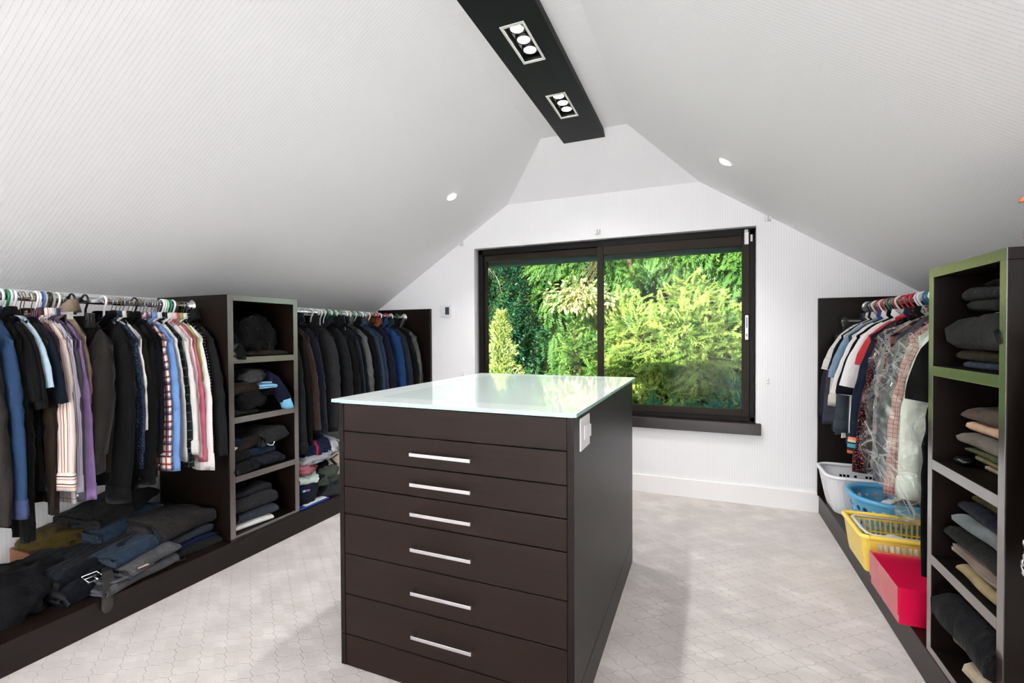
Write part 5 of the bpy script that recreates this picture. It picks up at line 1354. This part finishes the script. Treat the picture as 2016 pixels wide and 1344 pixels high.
crumple('shirt', 'dark blue clothes at the back of the far heap, against the tower', Q_, (-2.78, 2.44, PZ), (.36, .36, .30), CM('heap_blue', (34, 44, 70)), 61)
crumple('shirt', 'pale clothes at the back right of the far heap', Q_, (-2.78, 2.86, PZ), (.4, .42, .3), CM('heap_pale', (180, 176, 172)), 62)
crumple('trousers', 'dark grey clothes at the far end of the far heap', Q_, (-2.68, 3.25, PZ), (.44, .46, .24), CM('heap_dark', (52, 52, 58)), 63, 'trousers')
s2 = MB().tube([(-2.50, 2.55, .43), (-2.44, 2.53, .405), (-2.42, 2.56, .36), (-2.43, 2.60, .33)], .009, 8, flat=(1, .3)).tube([(-2.46, 2.50, .40), (-2.43, 2.55, .385), (-2.44, 2.62, .40)], .008, 8, flat=(1, .3)).build('strap', CM('strap_black', (20, 22, 30)), None, smooth=True, loc=(-2.44, 2.55, .35)); tag(s2, 'black webbing straps trailing over the beige chinos', 'strap')
folded('towel', 'dark blue rolled cloth above the olive trousers of the far heap', Q_, (-2.44, 2.47, .262), .06, .16, .032, 2, d_navy, 64, cat='towel', wr=.003)

# right tower cubbyholes (opening towards -x, y 1.661 to 2.059)
def FR(nm, lab, grp, x, y, z, depth, width, h, layers, mat, seed, cat='trousers', **k):
    return folded(nm, lab, grp, (x, y, z), depth, width, h, layers, mat, seed, face=-1, cat=cat, **k)
E1 = 'clothes in the top cubbyhole of the right tower'
FR('jeans', 'blue grey jeans at the bottom of the top right cubbyhole', E1, .775, 1.83, 1.135, .36, .32, .026, 2, denim('denim_dusty', (62, 72, 90), (90, 100, 118)), 71, 'jeans')
FR('trousers', 'brown olive trousers above the blue grey jeans of the top right cubbyhole', E1, .77, 1.83, 1.161, .36, .33, .03, 2, CM('brown_olive', (64, 58, 40)), 72)
FR('trousers', 'thick charcoal trousers rolled in the middle of the top right cubbyhole', E1, .765, 1.83, 1.192, .40, .34, .105, 2, CM('warm_charcoal', (54, 54, 52), bump=.3), 73, wr=.014)
FR('shirt', 'white slip of cloth behind the rolled charcoal trousers', E1, .775, 1.76, 1.298, .3, .18, .018, 2, cream, 74, 'shirt')
FR('trousers', 'dark grey trousers folded in many layers at the top of the right tower', E1, .785, 1.81, 1.312, .34, .36, .075, 4, CM('layer_grey', (56, 57, 58)), 75, wr=.008, roll=.04)
FR('trousers', 'black trousers topmost in the right tower', E1, .81, 1.78, 1.382, .3, .30, .034, 2, CM('top_black', (34, 34, 36)), 76)
E2 = 'clothes in the second cubbyhole of the right tower'
FR('trousers', 'sand coloured trousers at the bottom of the second right cubbyhole', E2, .80, 1.80, .811, .36, .27, .024, 2, CM('sand', (178, 160, 126)), 77)
FR('trousers', 'khaki trousers second from the bottom of the second right cubbyhole', E2, .792, 1.815, .835, .36, .30, .026, 2, CM('khaki', (150, 138, 100)), 78)
FR('trousers', 'olive green trousers third from the bottom of the second right cubbyhole', E2, .785, 1.825, .861, .36, .32, .024, 2, CM('olive_green', (98, 104, 64)), 79)
FR('trousers', 'grey taupe trousers in the middle of the second right cubbyhole', E2, .775, 1.83, .886, .38, .345, .045, 2, CM('grey_taupe', (132, 124, 116)), 80, wr=.008)
FR('trousers', 'peach beige trousers in the second right cubbyhole', E2, .785, 1.83, .932, .36, .33, .036, 2, CM('peach_beige', (214, 178, 148)), 81)
FR('trousers', 'taupe brown trousers at the top of the second right cubbyhole pile', E2, .785, 1.83, .968, .38, .335, .044, 2, CM('taupe_brown', (108, 94, 84)), 82, wr=.008)
FR('shirt', 'small white folded cloth on the taupe brown trousers', E2, .80, 1.725, 1.013, .2, .12, .024, 2, cream, 83, 'shirt')
crumple('sweater', 'black navy sweater at the back of the second right cubbyhole', E2, (1.06, 1.90, .99), (.34, .24, .11), CM('back_navy', (22, 24, 32)), 84, 'sweater')
sh = MB().tube([(.80, 2.04, .826), (.79, 2.0, .828), (.79, 1.97, .826)], [.008, .018, .014], 12, flat=(1.5, .75)).build('glasses_case', simple('case_black', (14, 14, 15), .25), None, smooth=True, loc=(.79, 2.0, .812)); tag(sh, 'small glossy black case in front of the khaki trousers', 'case')
E3 = 'clothes in the third cubbyhole of the right tower'
FR('trousers', 'khaki trousers at the bottom of the third right cubbyhole', E3, .755, 1.80, .478, .38, .27, .04, 2, CM('khaki_3', (168, 150, 110)), 85, wr=.008)
FR('trousers', 'taupe trousers with rolled end second in the third right cubbyhole', E3, .745, 1.825, .519, .40, .325, .052, 3, CM('taupe_3', (150, 134, 122)), 86, wr=.010)
FR('trousers', 'black soft trousers third in the third right cubbyhole', E3, .742, 1.83, .573, .40, .34, .045, 2, CM('black_3', (40, 41, 39)), 87, wr=.008)
FR('trousers', 'light blue grey trousers fourth in the third right cubbyhole', E3, .757, 1.825, .620, .38, .335, .046, 2, CM('light_grey_3', (134, 142, 142)), 88, wr=.008)
FR('trousers', 'navy trousers fifth in the third right cubbyhole', E3, .775, 1.82, .668, .36, .32, .034, 2, CM('navy_3', (38, 42, 54)), 89)
FR('trousers', 'olive trousers near the top of the third right cubbyhole', E3, .80, 1.81, .703, .34, .29, .034, 2, CM('olive_3', (108, 102, 62)), 90, wr=.008)
FR('trousers', 'slate grey trousers at the top of the third right cubbyhole', E3, .805, 1.80, .738, .34, .28, .030, 2, CM('slate_3', (98, 102, 104)), 91)
E4 = 'clothes in the bottom cubbyhole of the right tower'
FR('trousers', 'pale beige trousers at the bottom of the lowest right cubbyhole', E4, .765, 1.79, .152, .38, .25, .07, 2, CM('pale_beige', (216, 200, 172)), 92, wr=.010)
FR('trousers', 'taupe trousers under the black jeans of the lowest right cubbyhole', E4, .755, 1.82, .222, .38, .31, .05, 2, CM('taupe_4', (120, 106, 96)), 93, wr=.008)
FR('jeans', 'thick black jeans at the top of the lowest right cubbyhole', E4, .75, 1.83, .273, .40, .33, .14, 2, denim('denim_jet', (24, 25, 28), (40, 42, 46)), 94, 'jeans', wr=.012)

# ------------------------------------------------------------------ baskets
def loop_fn(x0, x1, y0, y1, rc):
    """perimeter of a rounded rectangle: returns (function of arc length, total length, side function)"""
    w_, d_ = x1 - x0 - 2 * rc, y1 - y0 - 2 * rc; q = math.pi * rc / 2
    segs = [('s', w_), ('c', q), ('e', d_), ('c', q), ('n', w_), ('c', q), ('w', d_), ('c', q)]
    tot = 2 * (w_ + d_) + 4 * q
    def f(s):
        s %= tot
        if s < w_: return x0 + rc + s, y0
        s -= w_
        if s < q: a = -math.pi / 2 + s / rc; return x1 - rc + rc * math.cos(a), y0 + rc + rc * math.sin(a)
        s -= q
        if s < d_: return x1, y0 + rc + s
        s -= d_
        if s < q: a = s / rc; return x1 - rc + rc * math.cos(a), y1 - rc + rc * math.sin(a)
        s -= q
        if s < w_: return x1 - rc - s, y1
        s -= w_
        if s < q: a = math.pi / 2 + s / rc; return x0 + rc + rc * math.cos(a), y1 - rc + rc * math.sin(a)
        s -= q
        if s < d_: return x0, y1 - rc - s
        s -= d_
        a = math.pi + s / rc; return x0 + rc + rc * math.cos(a), y0 + rc + rc * math.sin(a)
    return f, tot, (w_, d_, q)
def basket_shape(x0, x1, y0, y1, rc, z0, z1, taper):
    f, tot, dims = loop_fn(x0, x1, y0, y1, rc)
    cx, cy = (x0 + x1) / 2, (y0 + y1) / 2
    def P(s, z):
        x, y = f(s); k = (z - z0) / (z1 - z0)
        fx = 1 - taper * (1 - k) * (1.0 if k > .08 else 1.06)
        return (cx + (x - cx) * fx, cy + (y - cy) * fx, z)
    return P, tot, dims
def quad_strip(m, P, ss, zs, skip):
    base = len(m.v); n = len(ss)
    for z in zs:
        for s in ss: m.v.append(P(s, z))
    for i in range(len(zs) - 1):
        for j in range(n):
            if skip and skip(ss[j], i): continue
            j2 = (j + 1) % n
            m.f.append((base + i * n + j, base + i * n + j2, base + (i + 1) * n + j2, base + (i + 1) * n + j))
def rim_of(m, P, tot, z, r, flat=(1, 1), n=72):
    pts = [P(tot * i / n, z) for i in range(n + 1)]
    m.tube(pts, r, 10, cap=False, flat=flat)
WB = simple('basket_white', (236, 237, 240), .35); BB = simple('basket_blue', (84, 160, 204), .3); YB_ = simple('basket_yellow', (246, 214, 92), .3)
# white, rectangular grid holes
t = empty('laundry_basket', (.97, 3.6, PZ), 'white rectangular laundry basket with grid holes by the end panel', 'basket', 'laundry baskets')
P, tot, (w_, d_, q) = basket_shape(.70, 1.22, 3.40, 3.775, .085, PZ + .004, .362, .17)
ss = []; s = 0; hole = {}
starts = [(0, w_), (w_, q), (w_ + q, d_), (w_ + q + d_, q), (w_ + d_ + 2 * q, w_), (2 * w_ + d_ + 2 * q, q), (2 * w_ + d_ + 3 * q, d_), (2 * w_ + 2 * d_ + 3 * q, q)]
for si, (a, L) in enumerate(starts):
    if si % 2: ss += [a + L * i / 6 for i in range(6)]
    else:
        n = int(L / .021)
        for i in range(n):
            a0 = a + L * i / n
            ok = (n > 10 and (2 <= i < 7 or n - 7 <= i < n - 2) and i % 10 != 0) or (n <= 10 and 1 <= i < n - 1)
            ss += [a0, a0 + .0055]
            if ok: hole[round(a0 + .0055, 5)] = True
zs = [PZ + .004, PZ + .045]
for i in range(6): zs += [PZ + .045 + i * .022 + .016, PZ + .045 + (i + 1) * .022]
zs += [.345, .362]
wall_ = MB(); quad_strip(wall_, P, ss, zs, lambda s_, i: hole.get(round(s_, 5)) and i % 2 == 1 and i < 12)
wall_.f.append(tuple(range(len(ss) - 1, -1, -1)))
wall_.build('basket_wall', WB, t, smooth=False, solid=.0035)
rm = MB(); rim_of(rm, P, tot, .360, .013, (1.0, .8)); rm.build('rim', WB, t, smooth=True)
crumple('towel', 'grey and white cloth lying in the white basket', None, (1.0, 3.6, PZ + .012), (.34, .26, .14), CM('basket_grey', (170, 170, 172)), 101, 'towel')
# blue, round holes
t = empty('laundry_basket', (1.02, 3.15, PZ), 'blue rounded laundry basket with round holes, in the middle', 'basket', 'laundry baskets')
P, tot, (w_, d_, q) = basket_shape(.755, 1.30, 2.97, 3.36, .17, PZ + .004, .352, .13)
def round_holes(P, tot, zlo, zhi, ztop, z0, seed):
    m = MB(); r = random.Random(seed); nc = int(tot / .046); cw = tot / nc; nrow = 4; ch = (zhi - zlo) / nrow
    A8 = [(-1, -1), (0, -1), (1, -1), (1, 0), (1, 1), (0, 1), (-1, 1), (-1, 0)]
    for i in range(nc):
        quad_strip_pts = lambda za, zb: m.add([P(i * cw, za), P((i + .5) * cw, za), P((i + 1) * cw, za), P((i + 1) * cw, zb), P((i + .5) * cw, zb), P(i * cw, zb)], [(0, 1, 4, 5), (1, 2, 3, 4)])
        quad_strip_pts(z0, zlo); quad_strip_pts(zhi, ztop)
        for k in range(nrow):
            cs, cz = (i + .5) * cw, zlo + (k + .5) * ch
            rr = (.0175, .010, .014, .008)[(i * 3 + k * 2 + (i // 3)) % 4]
            ox = r.uniform(-.2, .2) * (cw / 2 - rr); oz = r.uniform(-.2, .2) * (ch / 2 - rr)
            out = [P(cs + a * cw / 2, cz + b * ch / 2) for a, b in A8]; inn = []
            for j in range(16):
                a = math.radians(-135 + 22.5 * j); inn.append(P(cs + ox + rr * math.cos(a), cz + oz + rr * math.sin(a)))
            b0 = len(m.v); m.v += out + inn
            for j in range(8):
                j2 = (j + 1) % 8
                m.f += [(b0 + j, b0 + 8 + 2 * j + 1, b0 + 8 + 2 * j), (b0 + j, b0 + j2, b0 + 8 + 2 * j + 1), (b0 + j2, b0 + 8 + (2 * j + 2) % 16, b0 + 8 + 2 * j + 1)]
    n = 48; b0 = len(m.v); m.v += [P(tot * i / n, z0) for i in range(n)]; m.f.append(tuple(range(b0 + n - 1, b0 - 1, -1)))
    return m
round_holes(P, tot, PZ + .035, .315, .352, PZ + .004, 4).build('basket_wall', BB, t, smooth=False, solid=.0035)
rm = MB(); rim_of(rm, P, tot, .350, .016, (1.0, .85)); rm.build('rim', BB, t, smooth=True)
crumple('shirt', 'white shirts heaped in the blue basket', None, (1.05, 3.15, PZ + .012), (.42, .30, .20), whitec, 102, 'shirt')
crumple('shirt', 'purple black cloth on the white shirts in the blue basket', None, (1.02, 3.06, .315), (.22, .12, .05), CM('purple_black', (38, 30, 52)), 103, 'shirt', sharp=.5)
# yellow, slats
t = empty('laundry_basket', (.92, 2.80, PZ), 'yellow slatted basket with a folded white handle, nearest the camera', 'basket', 'laundry baskets')
x0, x1, y0, y1, rc = .675, 1.12, 2.64, 2.975, .03
P, tot, (w_, d_, q) = basket_shape(x0, x1, y0, y1, rc, PZ + .004, .300, .10)
m = MB(); ss = []; hole = {}
starts = [(0, w_), (w_, q), (w_ + q, d_), (w_ + q + d_, q), (w_ + d_ + 2 * q, w_), (2 * w_ + d_ + 2 * q, q), (2 * w_ + d_ + 3 * q, d_), (2 * w_ + 2 * d_ + 3 * q, q)]
for si, (a, L) in enumerate(starts):
    if si % 2: ss += [a + L * i / 4 for i in range(4)]
    else:
        n = int(L / .0215)
        for i in range(n):
            a0 = a + L * i / n; ss += [a0, a0 + .008]
            if si in (0, 4) and 1 <= i < n - 1: hole[round(a0 + .008, 5)] = True
quad_strip(m, P, ss, [PZ + .004, PZ + .035, PZ + .085, PZ + .093, .272, .300], lambda s_, i: hole.get(round(s_, 5)) and i in (1, 3))
m.f.append(tuple(range(len(ss) - 1, -1, -1)))
m.build('basket_wall', YB_, t, smooth=False, solid=.0045)
rm = MB(); pts = [P(tot * i / 90, .298) for i in range(91)]; rim_of(rm, P, tot, .298, .0125, (1.0, .9), 90); rm.build('rim', YB_, t, smooth=True)
MB().tube([(1.0, y0 + .04, .296), (.735, y0 + .04, .297), (.712, y0 + .06, .297), (.705, y0 + .12, .297), (.705, y1 - .06, .297), (.72, y1 - .035, .297), (.98, y1 - .033, .296)], .0085, 8, flat=(1.1, .6)).build('handle', simple('handle_ivory', (226, 220, 202), .4), t, smooth=True)
crumple('towel', 'white cloth lying in the yellow basket', None, (.90, 2.80, PZ + .012), (.32, .24, .10), whitec, 104, 'towel')
# red box
RED = NT('red_lacquer'); RED.pbr(lin((196, 20, 62)), .14, 0, .5, Coat_Weight=.6, Coat_Roughness=.06); RED = RED.m
t = empty('gift_box', (.86, 2.39, PZ), 'glossy crimson cardboard box with lid at the edge of the right platform', 'box')
MB().box(.689, 1.05, 2.226, 2.556, PZ + .001, .26).build('box_body', RED, t, bevel=.0015)
MB().box(.684, 1.055, 2.221, 2.561, .268, .271).box(.684, .6865, 2.2235, 2.5585, .163, .268).box(1.0525, 1.055, 2.2235, 2.5585, .163, .268).box(.6865, 1.0525, 2.221, 2.2235, .163, .268).box(.6865, 1.0525, 2.5585, 2.561, .163, .268).build('lid', RED, t, bevel=.0008)
# carving on the right tower
CARV = wood('carving_wood', (150, 74, 34), (196, 110, 62), 'z', .2, .6, .6)
t = empty('wood_carving', (.875, 1.69, 1.472), 'glossy orange brown carved wooden bird on the right tower top', 'sculpture')
MB().lathe([(.03, 1.472), (.06, 1.482), (.082, 1.51), (.078, 1.545), (.05, 1.572), (.026, 1.585), (.024, 1.60), (.036, 1.62), (.034, 1.645), (.01, 1.66)], (.875, 1.69, 0), 'z', 24).build('bird_body', CARV, t, smooth=True)
MB().tube([(.86, 1.69, 1.622), (.83, 1.69, 1.622), (.80, 1.69, 1.613), (.778, 1.69, 1.600)], [.026, .020, .014, .004], 12).build('beak', CARV, t, smooth=True)
# near right rod and its one visible jacket
rod(.997, 1.424, .62, 1.629, 'chrome rod on the near side of the right tower', True, True)
t_ = garment('jacket', 'dark jacket with a silver chain at the right edge, in front of the tower side', 'jacket', None, (.997, 1.424), -1, 1.45, CM('edge_black', (32, 36, 36)), 'steel', hlab='steel wire hanger holding the dark jacket with the silver chain', zc=.67, W=.247, rX=.042, rY=.03, out=.05, flare=1.8, collar='coat', zh=.6)
ch = MB()
for i in range(7):
    p = Vector((.682 + .003 * math.sin(i), 1.44, .765 - i * .0115)); ch.tube([p + Vector((.006 * math.cos(a), .004 * math.sin(a) * (1 if i % 2 else .2), .008 * math.sin(a))) for a in [2 * math.pi * k / 10 for k in range(11)]], .0022, 6, cap=False)
ch.build('chain', STEEL, t_, smooth=True)
